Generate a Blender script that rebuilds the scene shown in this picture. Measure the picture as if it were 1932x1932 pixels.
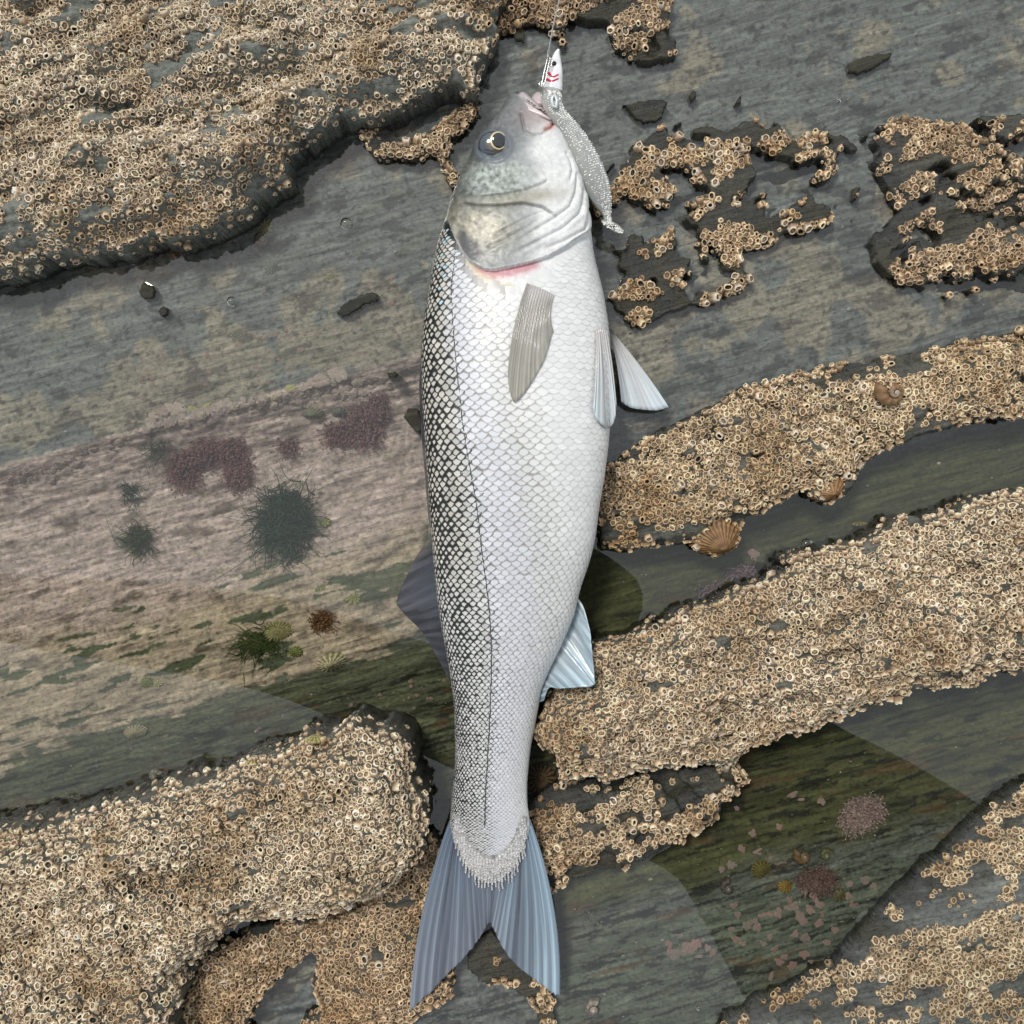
import bpy, math, random
import numpy as np
from mathutils import Vector, Matrix, kdtree

for o in list(bpy.data.objects):
    bpy.data.objects.remove(o)
sc = bpy.context.scene
col = sc.collection
random.seed(7)
rng = np.random.default_rng(7)

# ------------------------------------------------------------------ camera
S = 0.78 / 1932.0          # metres for one layout unit on the water plane
CD = 0.70                  # height of the camera over the water
cam = bpy.data.cameras.new('camera')
camo = bpy.data.objects.new('camera', cam)
col.objects.link(camo)
camo.location = (0, 0, CD)
camo.rotation_euler = (0, 0, 0)
cam.sensor_fit = 'HORIZONTAL'
cam.angle = 2 * math.atan(0.39 / CD)
cam.clip_start = 0.01
cam.clip_end = 200
sc.camera = camo

# ------------------------------------------------------------------ sky, sun, exposure
SUN_EL, SUN_AZ = 58, 128     # elevation; azimuth counted from +X towards +Y
world = bpy.data.worlds.new('World')
sc.world = world
world.use_nodes = True
wn = world.node_tree.nodes
wl = world.node_tree.links
wn.clear()
wo = wn.new('ShaderNodeOutputWorld')
bg = wn.new('ShaderNodeBackground')
sky = wn.new('ShaderNodeTexSky')
sky.sky_type = 'NISHITA'
sky.sun_disc = False
sky.sun_elevation = math.radians(SUN_EL)
sky.sun_rotation = math.radians(90 - SUN_AZ)
sky.dust_density = 4.0
mixw = wn.new('ShaderNodeMix')
mixw.data_type = 'RGBA'
mixw.inputs[0].default_value = 0.82          # cloud cover: an even pale grey over the blue
mixw.inputs[7].default_value = (9.2, 9.6, 10.0, 1)
wl.new(sky.outputs[0], mixw.inputs[6])
wl.new(mixw.outputs[2], bg.inputs[0])
bg.inputs[1].default_value = 0.057
wl.new(bg.outputs[0], wo.inputs[0])

sun = bpy.data.lights.new('sun', 'SUN')
sun.energy = 1.5
sun.angle = math.radians(14)
sun.color = (1.0, 0.96, 0.9)
suno = bpy.data.objects.new('sun', sun)
col.objects.link(suno)
el, az = math.radians(SUN_EL), math.radians(SUN_AZ)
sdir = Vector((math.cos(el) * math.cos(az), math.cos(el) * math.sin(az), math.sin(el)))
suno.rotation_euler = sdir.to_track_quat('Z', 'Y').to_euler()
suno.location = sdir * 3

sc.view_settings.view_transform = 'Standard'
sc.view_settings.look = 'None'
sc.view_settings.gamma = 1
sc.view_settings.exposure = 0.62
sc.cycles.max_bounces = 6
sc.cycles.diffuse_bounces = 2
sc.cycles.glossy_bounces = 3
sc.cycles.transparent_max_bounces = 6
sc.cycles.caustics_reflective = False
sc.cycles.caustics_refractive = False
sc.render.resolution_x = 1024
sc.render.resolution_y = 1024

# ------------------------------------------------------------------ helpers
def sm(a, b, x):
    t = np.clip((x - a) / (b - a), 0, 1)
    return t * t * (3 - 2 * t)

_tabs = {}
def vnoise(x, y, seed=0):
    if seed not in _tabs:
        _tabs[seed] = np.random.default_rng(1000 + seed).random((256, 256)).astype(np.float32)
    T = _tabs[seed]
    xi = np.floor(x).astype(np.int64); yi = np.floor(y).astype(np.int64)
    fx = x - xi; fy = y - yi
    fx = fx * fx * (3 - 2 * fx); fy = fy * fy * (3 - 2 * fy)
    x0 = xi & 255; x1 = (xi + 1) & 255; y0 = yi & 255; y1 = (yi + 1) & 255
    return (T[x0, y0] * (1 - fx) + T[x1, y0] * fx) * (1 - fy) + (T[x0, y1] * (1 - fx) + T[x1, y1] * fx) * fy

def fbm(x, y, seed=0, octs=4, gain=0.5):
    s = 0; a = 1; n = 0
    for i in range(octs):
        ca, sa = math.cos(0.6 + 1.1 * i), math.sin(0.6 + 1.1 * i)
        s = s + a * (vnoise((x * ca - y * sa) * 2 ** i + 17.3 * i, (x * sa + y * ca) * 2 ** i + 5.1 * i, seed + i) * 2 - 1)
        n += a; a *= gain
    return s / n

def W(dx, dy, z=0.0):
    """layout units seen on the water plane -> world point at height z on that sight line"""
    k = (CD - z) / CD
    return np.stack([(np.asarray(dx, float) - 966) * S * k, (966 - np.asarray(dy, float)) * S * k,
                     np.broadcast_to(np.asarray(z, float), np.shape(np.asarray(dx, float) + np.asarray(dy, float) + np.asarray(z, float)))], -1)

def toD(p):
    k = CD / (CD - p[..., 2])
    return 966 + p[..., 0] * k / S, 966 - p[..., 1] * k / S

def mesh_from(name, V, F, smooth=True, cols=None, uv=None, attrs=None):
    """V (n,3); F (m,k) array or list of arrays with equal k each"""
    me = bpy.data.meshes.new(name)
    V = np.asarray(V, np.float32)
    Fs = [np.asarray(f, np.int32) for f in (F if isinstance(F, list) else [F])]
    Fs = [f for f in Fs if len(f)]
    me.vertices.add(len(V)); me.vertices.foreach_set('co', V.ravel())
    loops = np.concatenate([f.ravel() for f in Fs])
    me.loops.add(len(loops)); me.loops.foreach_set('vertex_index', loops)
    starts = []; s = 0
    for f in Fs:
        starts.append(s + np.arange(len(f)) * f.shape[1]); s += f.size
    starts = np.concatenate(starts).astype(np.int32)
    me.polygons.add(len(starts)); me.polygons.foreach_set('loop_start', starts)
    me.polygons.foreach_set('use_smooth', np.full(len(starts), smooth))
    me.update(calc_edges=True)
    if cols is not None:
        c = np.asarray(cols, np.float32)
        if c.shape[1] == 3:
            c = np.concatenate([c, np.ones((len(c), 1), np.float32)], 1)
        a = me.attributes.new('col', 'FLOAT_COLOR', 'POINT'); a.data.foreach_set('color', c.ravel())
    for k, v in (attrs or {}).items():
        v = np.asarray(v, np.float32)
        if v.ndim == 2:
            a = me.attributes.new(k, 'FLOAT_VECTOR', 'POINT'); a.data.foreach_set('vector', v.ravel())
        else:
            a = me.attributes.new(k, 'FLOAT', 'POINT'); a.data.foreach_set('value', v)
    return me

def grid_faces(n, m, wrap=False):
    """n rows of m verts"""
    i = np.arange(n - 1)[:, None]; j = np.arange(m if wrap else m - 1)[None]
    a = i * m + j; b = i * m + (j + 1) % m
    return np.stack([a, b, b + m, a + m], -1).reshape(-1, 4)

def obj(name, me, mat=None, parent=None, label=None, cat=None, group=None, kind=None):
    o = bpy.data.objects.new(name, me)
    col.objects.link(o)
    if mat is not None and me is not None and not me.materials:
        me.materials.append(mat)
    if parent is not None: o.parent = parent
    if label: o['label'] = label
    if cat: o['category'] = cat
    if group: o['group'] = group
    if kind: o['kind'] = kind
    return o

def thing(name, loc, label, cat, group=None):
    o = bpy.data.objects.new(name, None); o.empty_display_size = 0.01
    o.location = loc; col.objects.link(o)
    o['label'] = label; o['category'] = cat
    if group: o['group'] = group
    return o

def loc_mesh(V, root):
    return np.asarray(V) - np.array(root.location[:])

def tube(pts, rad, n=8, closed=False):
    P = np.asarray(pts, float); k = len(P)
    rad = np.broadcast_to(np.asarray(rad, float), (k,))
    T = np.gradient(P, axis=0)
    if closed: T = np.roll(P, -1, 0) - np.roll(P, 1, 0)
    T /= np.linalg.norm(T, axis=1)[:, None] + 1e-12
    ref = np.array([0, 0, 1.0]); V = []
    for i in range(k):
        a = np.cross(T[i], ref)
        if np.linalg.norm(a) < 0.2: a = np.cross(T[i], np.array([1.0, 0, 0]))
        a /= np.linalg.norm(a); b = np.cross(T[i], a)
        th = np.arange(n) / n * 2 * math.pi
        V.append(P[i] + rad[i] * (np.cos(th)[:, None] * a + np.sin(th)[:, None] * b))
    V = np.concatenate(V)
    F = grid_faces(k, n, True)
    if closed:
        j = np.arange(n); a = (k - 1) * n + j; b = (k - 1) * n + (j + 1) % n
        F = np.concatenate([F, np.stack([a, b, (j + 1) % n, j], -1)])
        return V, [F]
    caps = np.stack([np.arange(n)[::-1], (k - 1) * n + np.arange(n)])
    return V, [F, caps]

def spline(pts, n):
    """Catmull-Rom through points, n samples"""
    P = np.asarray(pts, float)
    P2 = np.concatenate([[2 * P[0] - P[1]], P, [2 * P[-1] - P[-2]]])
    t = np.linspace(0, len(P) - 1 - 1e-9, n); i = t.astype(int); f = (t - i)[:, None]
    a, b, c, d = P2[i], P2[i + 1], P2[i + 2], P2[i + 3]
    return 0.5 * (2 * b + (c - a) * f + (2 * a - 5 * b + 4 * c - d) * f ** 2 + (3 * b - a - 3 * c + d) * f ** 3)

def pl_dist(x, y, pts):
    """distance to polyline, and signed side"""
    P = np.asarray(pts, float); best = np.full(x.shape, 1e9); side = np.zeros(x.shape); tt = np.zeros(x.shape)
    L = len(P) - 1
    for i in range(L):
        ax, ay = P[i]; bx, by = P[i + 1]; ux, uy = bx - ax, by - ay
        t = np.clip(((x - ax) * ux + (y - ay) * uy) / (ux * ux + uy * uy + 1e-9), 0, 1)
        d = np.hypot(x - ax - t * ux, y - ay - t * uy)
        m = d < best
        best = np.where(m, d, best)
        side = np.where(m, np.sign(ux * (y - ay) - uy * (x - ax)), side)
        tt = np.where(m, (i + t) / L, tt)
    return best, side, tt

def poly_sd(x, y, pts):
    """signed distance to polygon, positive inside"""
    P = np.asarray(pts, float); inside = np.zeros(x.shape, bool); best = np.full(x.shape, 1e9)
    for i in range(len(P)):
        ax, ay = P[i - 1]; bx, by = P[i]; ux, uy = bx - ax, by - ay
        t = np.clip(((x - ax) * ux + (y - ay) * uy) / (ux * ux + uy * uy + 1e-9), 0, 1)
        best = np.minimum(best, np.hypot(x - ax - t * ux, y - ay - t * uy))
        c = ((ay > y) != (by > y)) & (x < (bx - ax) * (y - ay) / (by - ay + 1e-12) + ax)
        inside ^= c
    return np.where(inside, best, -best)

# ------------------------------------------------------------------ materials
class NT:
    def __init__(s, name):
        s.m = bpy.data.materials.new(name); s.m.use_nodes = True
        s.t = s.m.node_tree; s.n = s.t.nodes; s.l = s.t.links
        s.b = s.n['Principled BSDF']; s.out = s.n['Material Output']
    def node(s, typ, **kw):
        n = s.n.new(typ)
        for k, v in kw.items(): setattr(n, k, v)
        return n
    def put(s, a, b):
        s.l.new(a, b)
    def setv(s, inp, v):
        if hasattr(v, 'is_linked') or isinstance(v, bpy.types.NodeSocket): s.l.new(v, inp)
        else: inp.default_value = v
    def attr(s, name, out='Color'):
        n = s.node('ShaderNodeAttribute', attribute_name=name); return n.outputs[out]
    def noise(s, scale, detail=4, rough=0.6, vec=None, dist=0.0):
        n = s.node('ShaderNodeTexNoise'); n.inputs['Scale'].default_value = scale
        n.inputs['Detail'].default_value = detail; n.inputs['Roughness'].default_value = rough
        n.inputs['Distortion'].default_value = dist
        if vec is not None: s.put(vec, n.inputs['Vector'])
        return n.outputs['Fac']
    def vor(s, scale, vec=None, feature='F1', out='Distance'):
        n = s.node('ShaderNodeTexVoronoi', feature=feature); n.inputs['Scale'].default_value = scale
        if vec is not None: s.put(vec, n.inputs['Vector'])
        return n.outputs[out]
    def ramp(s, fac, stops):
        n = s.node('ShaderNodeValToRGB'); s.put(fac, n.inputs[0])
        e = n.color_ramp.elements
        while len(e) > len(stops): e.remove(e[-1])
        while len(e) < len(stops): e.new(0.5)
        for el_, (p, c) in zip(e, stops):
            el_.position = p; el_.color = (c, c, c, 1) if isinstance(c, (int, float)) else (*c, 1)
        return n.outputs[0]
    def mix(s, fac, a, b, mode='MIX'):
        n = s.node('ShaderNodeMix', data_type='RGBA', blend_type=mode)
        s.setv(n.inputs[0], fac)
        for i, v in ((6, a), (7, b)):
            if isinstance(v, (tuple, list)): n.inputs[i].default_value = (*v[:3], 1)
            else: s.put(v, n.inputs[i])
        return n.outputs[2]
    def math(s, op, a, b=None, c=None):
        n = s.node('ShaderNodeMath', operation=op)
        for i, v in enumerate((a, b, c)):
            if v is not None: s.setv(n.inputs[i], v)
        return n.outputs[0]
    def coord(s, rotz=0, scale=(1, 1, 1), obj=False):
        if obj:
            v = s.node('ShaderNodeTexCoord').outputs['Object']
        else:
            v = s.node('ShaderNodeNewGeometry').outputs['Position']
        mp = s.node('ShaderNodeMapping'); mp.inputs['Rotation'].default_value = (0, 0, rotz); mp.inputs['Scale'].default_value = scale
        s.put(v, mp.inputs['Vector']); return mp.outputs[0]
    def bump(s, h, strength=0.5, dist=0.001, prev=None):
        n = s.node('ShaderNodeBump'); n.inputs['Strength'].default_value = strength; n.inputs['Distance'].default_value = dist
        s.put(h, n.inputs['Height'])
        if prev is not None: s.put(prev, n.inputs['Normal'])
        return n.outputs[0]
    def fin(s, color=None, rough=None, normal=None, **kw):
        if color is not None:
            if isinstance(color, (tuple, list)): s.b.inputs['Base Color'].default_value = (*color[:3], 1)
            else: s.put(color, s.b.inputs['Base Color'])
        if rough is not None: s.setv(s.b.inputs['Roughness'], rough)
        if normal is not None: s.put(normal, s.b.inputs['Normal'])
        for k, v in kw.items(): s.setv(s.b.inputs[k.replace('_', ' ')], v)
        return s.m

STR = math.radians(15)      # the slate's grain direction
def make_rock_mat(name, wet):
    t = NT(name)
    g = t.coord(STR, (1, 1 / 8, 1)); t.n[-1].vector_type = 'TEXTURE'
    n1 = t.noise(34, 10, 0.70, g, 0.5)
    p = t.coord()
    n3 = t.noise(300, 5, 0.65, p)
    c = t.attr('col')
    c = t.mix(1.0, c, t.ramp(n1, [(0.26, 0.22), (0.42, 0.75), (0.56, 1.12), (0.78, 1.9)]), 'MULTIPLY')
    c = t.mix(0.9, c, t.ramp(n3, [(0.30, 0.35), (0.47, 1.0), (0.70, 1.45)]), 'MULTIPLY')
    h = t.math('ADD', t.math('MULTIPLY', n1, 1.0), t.math('MULTIPLY', n3, 0.30))
    b = t.bump(h, 0.7, 0.0035)
    r = t.ramp(n3, [(0.35, 0.20 if wet else 0.5), (0.7, 0.5 if wet else 0.8)])
    return t.fin(c, r, b, Specular_IOR_Level=0.5)
M_rock = make_rock_mat('wet_slate', True)
M_bed = make_rock_mat('pool_floor', False)

t = NT('barnacle_shell')
p = t.coord()
c = t.attr('col')
n = t.noise(900, 2, 0.7, p)
c = t.mix(0.7, c, t.ramp(n, [(0.3, 0.55), (0.5, 1.0), (0.75, 1.35)]), 'MULTIPLY')
n2 = t.noise(17, 3, 0.6, p)
c = t.mix(t.ramp(n2, [(0.46, 0.0), (0.68, 0.85)]), c, t.mix(1.0, c, (0.60, 0.50, 0.38), "MULTIPLY"))
M_barn = t.fin(c, 0.62, t.bump(n, 0.5, 0.0006), Specular_IOR_Level=0.35)

t = NT('water')
fr = t.node('ShaderNodeFresnel'); fr.inputs['IOR'].default_value = 1.68
tr = t.node('ShaderNodeBsdfTransparent'); tr.inputs[0].default_value = (0.93, 0.97, 0.95, 1)
gl = t.node('ShaderNodeBsdfGlossy'); gl.inputs['Roughness'].default_value = 0.0; gl.inputs['Color'].default_value = (1, 1, 1, 1)
ms = t.node('ShaderNodeMixShader'); t.put(fr.outputs[0], ms.inputs[0]); t.put(tr.outputs[0], ms.inputs[1]); t.put(gl.outputs[0], ms.inputs[2])
t.put(ms.outputs[0], t.out.inputs['Surface'])
M_water = t.m

def simple(name, color, rough=0.5, metal=0.0, spec=0.5, **kw):
    t = NT(name); n = t.noise(220, 4, 0.6, t.coord())
    c = t.mix(0.35, color, t.ramp(n, [(0.3, 0.55), (0.7, 1.35)]), 'MULTIPLY') if not kw.pop('plain', False) else color
    return t.fin(c, rough, None, Metallic=metal, Specular_IOR_Level=spec, **kw)

def attr_mat(name, rough=0.5, nscale=500, nstr=0.5, bstr=0.4, bdist=0.0006, spec=0.4, **kw):
    t = NT(name); p = t.coord(obj=True); n = t.noise(nscale, 4, 0.6, p)
    c = t.mix(nstr, t.attr('col'), t.ramp(n, [(0.3, 0.6), (0.7, 1.35)]), 'MULTIPLY')
    return t.fin(c, rough, t.bump(n, bstr, bdist), Specular_IOR_Level=spec, **kw)
M_shell = attr_mat('limpet_shell', 0.5, 420, 0.7)
M_crust = attr_mat('pink_coralline_crust', 0.7, 380, 0.6, 0.7, 0.0012)
M_weed = attr_mat('seaweed', 0.5, 300, 0.4, 0.1)

# ------------------------------------------------------------------ terrain
A = 0.27
def qq(dx, dy): return dy + A * (dx - 966)
def pp(dx, dy): return dx - A * (dy - 966)

LQ = np.array([[-3000, -6], [-200, -6], [480, -6], [600, -5], [622, -4], [650, -15], [710, -32], [850, -38], [960, -28], [1050, -15], [1120, -11],
               [1170, -14], [1230, -19], [1330, -30], [1450, -30], [1600, -18], [1780, -7], [2000, -6], [5000, -10]])
RQ = np.array([[-3000, -5], [840, -4], [900, -10], [1040, -14], [1090, -22], [1180, -24], [1230, -20], [1300, -15], [1550, -12], [1600, -19],
               [1680, -18], [1760, -10], [1900, -7], [2100, -4], [5000, -12]])
def base_h(dx, dy):
    q = qq(dx, dy); p = pp(dx, dy)
    qw = q + 16 * fbm(dx / 90, dy / 90, 3) + 6 * fbm(p / 40, q / 12, 8)
    l = np.interp(qw, LQ[:, 0], LQ[:, 1]); r = np.interp(qw, RQ[:, 0], RQ[:, 1])
    w = sm(880, 1060, dx)
    h = l * (1 - w) + r * w
    h = h + 2.6 * fbm(p / 150, q / 26, 20, 5) + 0.9 * fbm(dx / 30, dy / 30, 30, 4)
    st = np.abs(fbm(p / 260, q / 34, 40, 3)); h = h - 1.6 * np.exp(-(st / 0.035) ** 2)
    pk = pink_mask(dx, dy)
    h = h + pk * (3.6 * np.abs(fbm(dx / 20, dy / 16, 50, 4)) + 2.0 * fbm(p / 60, q / 11, 55, 4))
    far = sm(1200, 3500, np.hypot(dx - 966, dy - 966))
    h = h + far * (18 + 60 * fbm(p / 1500, q / 500, 60, 4))
    return h * 0.001

def pink_mask(dx, dy):
    q = qq(dx, dy); p = pp(dx, dy)
    n = fbm(dx / 60, dy / 60, 70, 4); n2 = fbm(p / 130, q / 20, 75, 4)
    a = sm(612, 622, q + 10 * n) * (1 - sm(1160, 1168, q + 55 * n2 + 26 * n + 0.05 * (dx - 500)))
    b = 1 - sm(800, 815, dx + 24 * n + 0.12 * (q - 900))
    hole = sm(0.33, 0.37, fbm(p / 75, q / 16, 80, 4) + 0.16 * np.exp(-((q - 1040) / 60) ** 2))
    return a * b * (1 - hole * sm(900, 960, q))

def base_col(dx, dy):
    q = qq(dx, dy); p = pp(dx, dy)
    n = fbm(dx / 70, dy / 70, 90, 5); ns = fbm(p / 120, q / 9, 95, 5); nf = fbm(dx / 12, dy / 12, 100, 4)
    ex = lambda *c: np.array(c)[None, :] * np.ones(dx.size)[:, None]
    f = lambda m: np.asarray(m).ravel()[:, None]
    c = ex(0.215, 0.22, 0.205) * (1 + 0.35 * f(ns))
    brown = ex(0.37, 0.315, 0.245) * (1 + 0.2 * f(ns))
    m = sm(0.0, 0.16, n + 0.55 * np.exp(-((q - 545) / 62) ** 2) * (dx < 900) + 0.5 * np.exp(-((q - 690) / 110) ** 2) * (dx > 1050) - 0.15)
    c = c + (brown - c) * f(m)
    dk = np.maximum(sm(0.26, 0.34, fbm(p / 46, q / 26, 110, 4)), sm(0.36, 0.42, fbm(dx / 13, dy / 11, 112, 3)))
    c = c * (1 - 0.55 * f(dk))
    m = sm(0.2, 0.4, fbm(p / 90, q / 30, 115, 4)) * (1 - sm(560, 640, q)) * (dx < 1000)
    c = c + (ex(0.23, 0.23, 0.15) - c) * f(m * 0.55 * sm(0.0, 0.3, nf))
    # olive channels
    ol = ex(0.13, 0.132, 0.07) * (1 + 0.45 * f(ns))
    m = sm(1120, 1190, q) * (1 - sm(1600, 1750, q)) * (1 - sm(900, 1050, dx))
    c = c + (ol - c) * f(m)
    m = sm(1020, 1080, q) * (1 - sm(1730, 1830, q + 40 * n)) * sm(900, 1050, dx)
    c = c + (ex(0.085, 0.085, 0.03) * (1 + 0.6 * f(ns)) - c) * f(m)
    m = sm(1760, 1840, q + 30 * n) * sm(950, 1050, dx)
    c = c + (ex(0.15, 0.165, 0.12) * (1 + 0.5 * f(ns)) - c) * f(m)
    blk = sm(0.2, 0.3, fbm(p / 45, q / 7, 120, 4) + 0.2 * n) * sm(1150, 1250, q)
    c = c * (1 - 0.75 * f(blk))
    rust = sm(0.36, 0.46, fbm(p / 90, q / 22, 125, 4)) * sm(1150, 1250, q)
    c = c + (ex(0.14, 0.075, 0.03) - c) * f(rust * 0.6)
    # coralline crust
    pk = pink_mask(dx, dy)
    pc = ex(0.60, 0.455, 0.40) * (1 + 0.28 * f(nf) + 0.25 * f(ns))
    pc2 = ex(0.52, 0.40, 0.285) * (1 + 0.3 * f(nf) + 0.3 * f(ns))
    pc = pc + (pc2 - pc) * f(sm(900, 1020, q + 60 * n))
    pc = pc + (ex(0.15, 0.11, 0.08) - pc) * f(sm(0.25, 0.5, fbm(p / 60, q / 20, 130, 4)) * 0.75)
    pc = pc + (ex(0.5, 0.42, 0.25) - pc) * f(sm(0.42, 0.55, fbm(dx / 9, dy / 9, 135, 3)) * 0.7)
    c = c + (pc - c) * f(pk)
    hole = sm(900, 960, q) * (1 - sm(1140, 1160, q)) * (dx < 800)
    c = c + (ex(0.08, 0.095, 0.03) - c) * f(hole * (1 - pk) * 0.8)
    return np.clip(c, 0.008, 0.9)

G = 3.2
inner_x = np.arange(-160, 2092, G); inner_y = np.arange(-160, 2092, G)
def stretch(a):
    o = []; s = G; x = a[0]
    while x > -9000: s *= 1.22; x -= s; o.append(x)
    e = []; s = G; x = a[-1]
    while x < 11000: s *= 1.22; x += s; e.append(x)
    return np.concatenate([o[::-1], a, e])
ax_, ay_ = stretch(inner_x), stretch(inner_y)
DX, DY = np.meshgrid(ax_, ay_)            # rows along y (down)
HB = base_h(DX, DY)
Vb = np.stack([(DX - 966) * S, (966 - DY) * S, HB], -1).reshape(-1, 3)
Fb = grid_faces(len(ay_), len(ax_))[:, ::-1]
Cb = base_col(DX, DY)
bed = obj('bedrock', mesh_from('bedrock', Vb, Fb, True, Cb), M_bed, kind='structure')

# inner copies of the base for the rocks
ix0 = np.searchsorted(ax_, inner_x[0]); iy0 = np.searchsorted(ay_, inner_y[0])
IX, IY = np.meshgrid(inner_x, inner_y)
HI = HB[iy0:iy0 + len(inner_y), ix0:ix0 + len(inner_x)]
HMAX = HI.copy()
OWNER = np.full(HI.shape, -1)

def unproj(pts, z):
    k = (CD - z) / CD
    return [(966 + (x - 966) * k, 966 + (y - 966) * k) for x, y in pts]

ROCKS = []
def rock(idx, label, pts, top, edge=14, rough=1.0, tilt=(0, 0), bar=1.0, bare=0.0, pits=0.0, zl=None, tone=(0.06, 0.061, 0.05), group=None,
         holes=(), name='rock', terr=1.0, bscale=1.0, seed=0, zmin=0.0015):
    P = np.array(unproj(pts, zl if zl is not None else top * 0.7))
    x0, y0 = P.min(0) - 40; x1, y1 = P.max(0) + 40
    i0 = max(0, np.searchsorted(inner_x, x0)); i1 = min(len(inner_x), np.searchsorted(inner_x, x1))
    j0 = max(0, np.searchsorted(inner_y, y0)); j1 = min(len(inner_y), np.searchsorted(inner_y, y1))
    X = IX[j0:j1, i0:i1]; Y = IY[j0:j1, i0:i1]; B = HI[j0:j1, i0:i1]
    sd = poly_sd(X, Y, P)
    for hp in holes:
        sd = np.minimum(sd, -poly_sd(X, Y, np.array(unproj(hp, 0.004))))
    p_, q_ = pp(X, Y), qq(X, Y); s_ = 200 + 31 * (idx + seed)
    sdn = sd + (13 if top < .03 else 20) * fbm(X / 40, Y / 40, s_, 4) * min(1, top / .012) + 3 * fbm(X / 9, Y / 9, s_ + 4, 3)
    cx, cy = P.mean(0)
    ztop = top + ((X - cx) * tilt[0] + (Y - cy) * tilt[1]) * 1e-3
    rel = 7.0 * fbm(p_ / 150, q_ / 44, s_ + 8, 5) + 11 * fbm(X / 58, Y / 46, s_ + 12, 4) * min(1, top / .03)
    tr_ = fbm(p_ / 240, q_ / 55, s_ + 16, 3); tr_ = (np.floor(tr_ * 5) + sm(0.75, 1.0, tr_ * 5 - np.floor(tr_ * 5))) / 5
    rel = rel + 7 * tr_ * terr
    inn = sm(0, 60, sdn)
    z = ztop * (0.62 + 0.38 * inn) + rel * 0.001 * rough * (0.35 + 0.65 * inn)
    if pits:
        pn = fbm(X / 52, Y / 46, s_ + 20, 3)
        z = z - pits * sm(0.13, 0.20, pn)
    zb = -0.06
    k = sm(-edge * .5, edge * 0.3, sdn)
    z = zb + (z - zb) * k
    vis = z > B - 0.006
    keep = vis.copy()
    for _ in range(2):
        k2 = keep.copy(); k2[1:] |= keep[:-1]; k2[:-1] |= keep[1:]; k2[:, 1:] |= keep[:, :-1]; k2[:, :-1] |= keep[:, 1:]; keep = k2
    fm = keep[:-1, :-1] & keep[1:, :-1] & keep[:-1, 1:] & keep[1:, 1:]
    used = np.zeros(keep.shape, bool)
    used[:-1, :-1] |= fm; used[1:, :-1] |= fm; used[:-1, 1:] |= fm; used[1:, 1:] |= fm
    ids = np.full(keep.shape, -1); ids[used] = np.arange(used.sum())
    F = np.stack([ids[:-1, :-1][fm], ids[1:, :-1][fm], ids[1:, 1:][fm], ids[:-1, 1:][fm]], -1)
    xs, ys, zs = X[used], Y[used], z[used]
    V = np.stack([(xs - 966) * S, (966 - ys) * S, zs], -1)
    n = fbm(xs / 50, ys / 50, s_ + 24, 4)[:, None]; ns = fbm(pp(xs, ys) / 80, qq(xs, ys) / 8, s_ + 28, 4)[:, None]
    c = np.array(tone)[None] * (1 + 0.4 * ns + 0.25 * n)
    wet = 1 - sm(0.004, 0.020, zs)[:, None]
    c = c * (1.35 - 1.0 * wet)                                   # wet algae film at the water's edge, darkened further as painted undercut shade
    c = c + (np.array([[0.03, 0.028, 0.012]]) - c) * (sm(0.0, 0.4, n + 0.25) * wet * 0.7)
    loc = np.array([(cx - 966) * S, (966 - cy) * S, 0])
    o = obj(name, mesh_from(name, V - loc, F, True, np.clip(c, 0.01, 1)), M_bed if name == 'stone' else M_rock, None, label, 'rock', group)
    o.location = loc
    sub = HMAX[j0:j1, i0:i1]; ow = OWNER[j0:j1, i0:i1]
    m = z > sub
    sub[m] = z[m]; ow[m] = idx
    ROCKS.append(dict(idx=idx, zmin=zmin, poly=P, bar=bar, bare=bare, bs=bscale, label=label, obj=o))
    return o

R1 = [(-140, -150), (945, -150), (932, 0), (928, 60), (905, 120), (890, 165), (850, 152), (785, 172), (740, 195), (690, 212), (640, 212), (600, 236), (562, 262), (545, 300),
      (545, 330), (520, 352), (478, 378), (432, 412), (398, 428), (350, 440), (318, 448), (240, 458), (120, 480), (-20, 520), (-140, 530)]
rock(0, 'tall barnacle-covered boulder behind the fish head, above the slate pool with the two air bubbles', R1, 0.048, 16, 1.1, (-0.004, 0.006), 1.0, 0.31, terr=1.9, zmin=0.012, tone=(.115, .122, .105))
R1b = [(672, 245), (700, 232), (760, 262), (800, 250), (845, 222), (870, 205), (888, 188), (905, 205), (880, 235), (848, 262), (850, 300), (866, 340), (852, 352), (835, 322), (815, 290),
       (770, 296), (720, 300), (690, 275)]
rock(1, 'low dark ridge with a thin line of barnacles beside the fish eye', R1b, 0.011, 8, 0.7, (0, 0), 0.85, 0.2, terr=0.3)
R9 = [(925, -150), (1270, -150), (1262, 0), (1270, 60), (1276, 100), (1258, 118), (1205, 118), (1165, 85), (1150, 50), (1140, 40), (1110, 36), (1075, 30), (1070, 90), (1058, 96), (1050, 60), (1010, 45), (960, 60), (930, 70)]
rock(2, 'dark wet rock that the fishing line crosses above the lure', R9, 0.012, 9, 0.9, (0, -0.03), 0.7, 0.32, pits=0.006, terr=0.5)
R7 = [(1120, 385), (1160, 345), (1185, 280), (1140, 330), (1165, 285), (1220, 258), (1250, 240), (1300, 225), (1370, 215), (1398, 176), (1425, 185), (1440, 215), (1470, 235), (1490, 265), (1545, 245), (1600, 255), (1640, 300),
      (1625, 360), (1615, 415), (1560, 430), (1480, 440), (1465, 465), (1400, 475), (1410, 510), (1440, 532), (1360, 565), (1260, 590), (1205, 615), (1180, 640), (1165, 600), (1140, 545), (1125, 470)]
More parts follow.
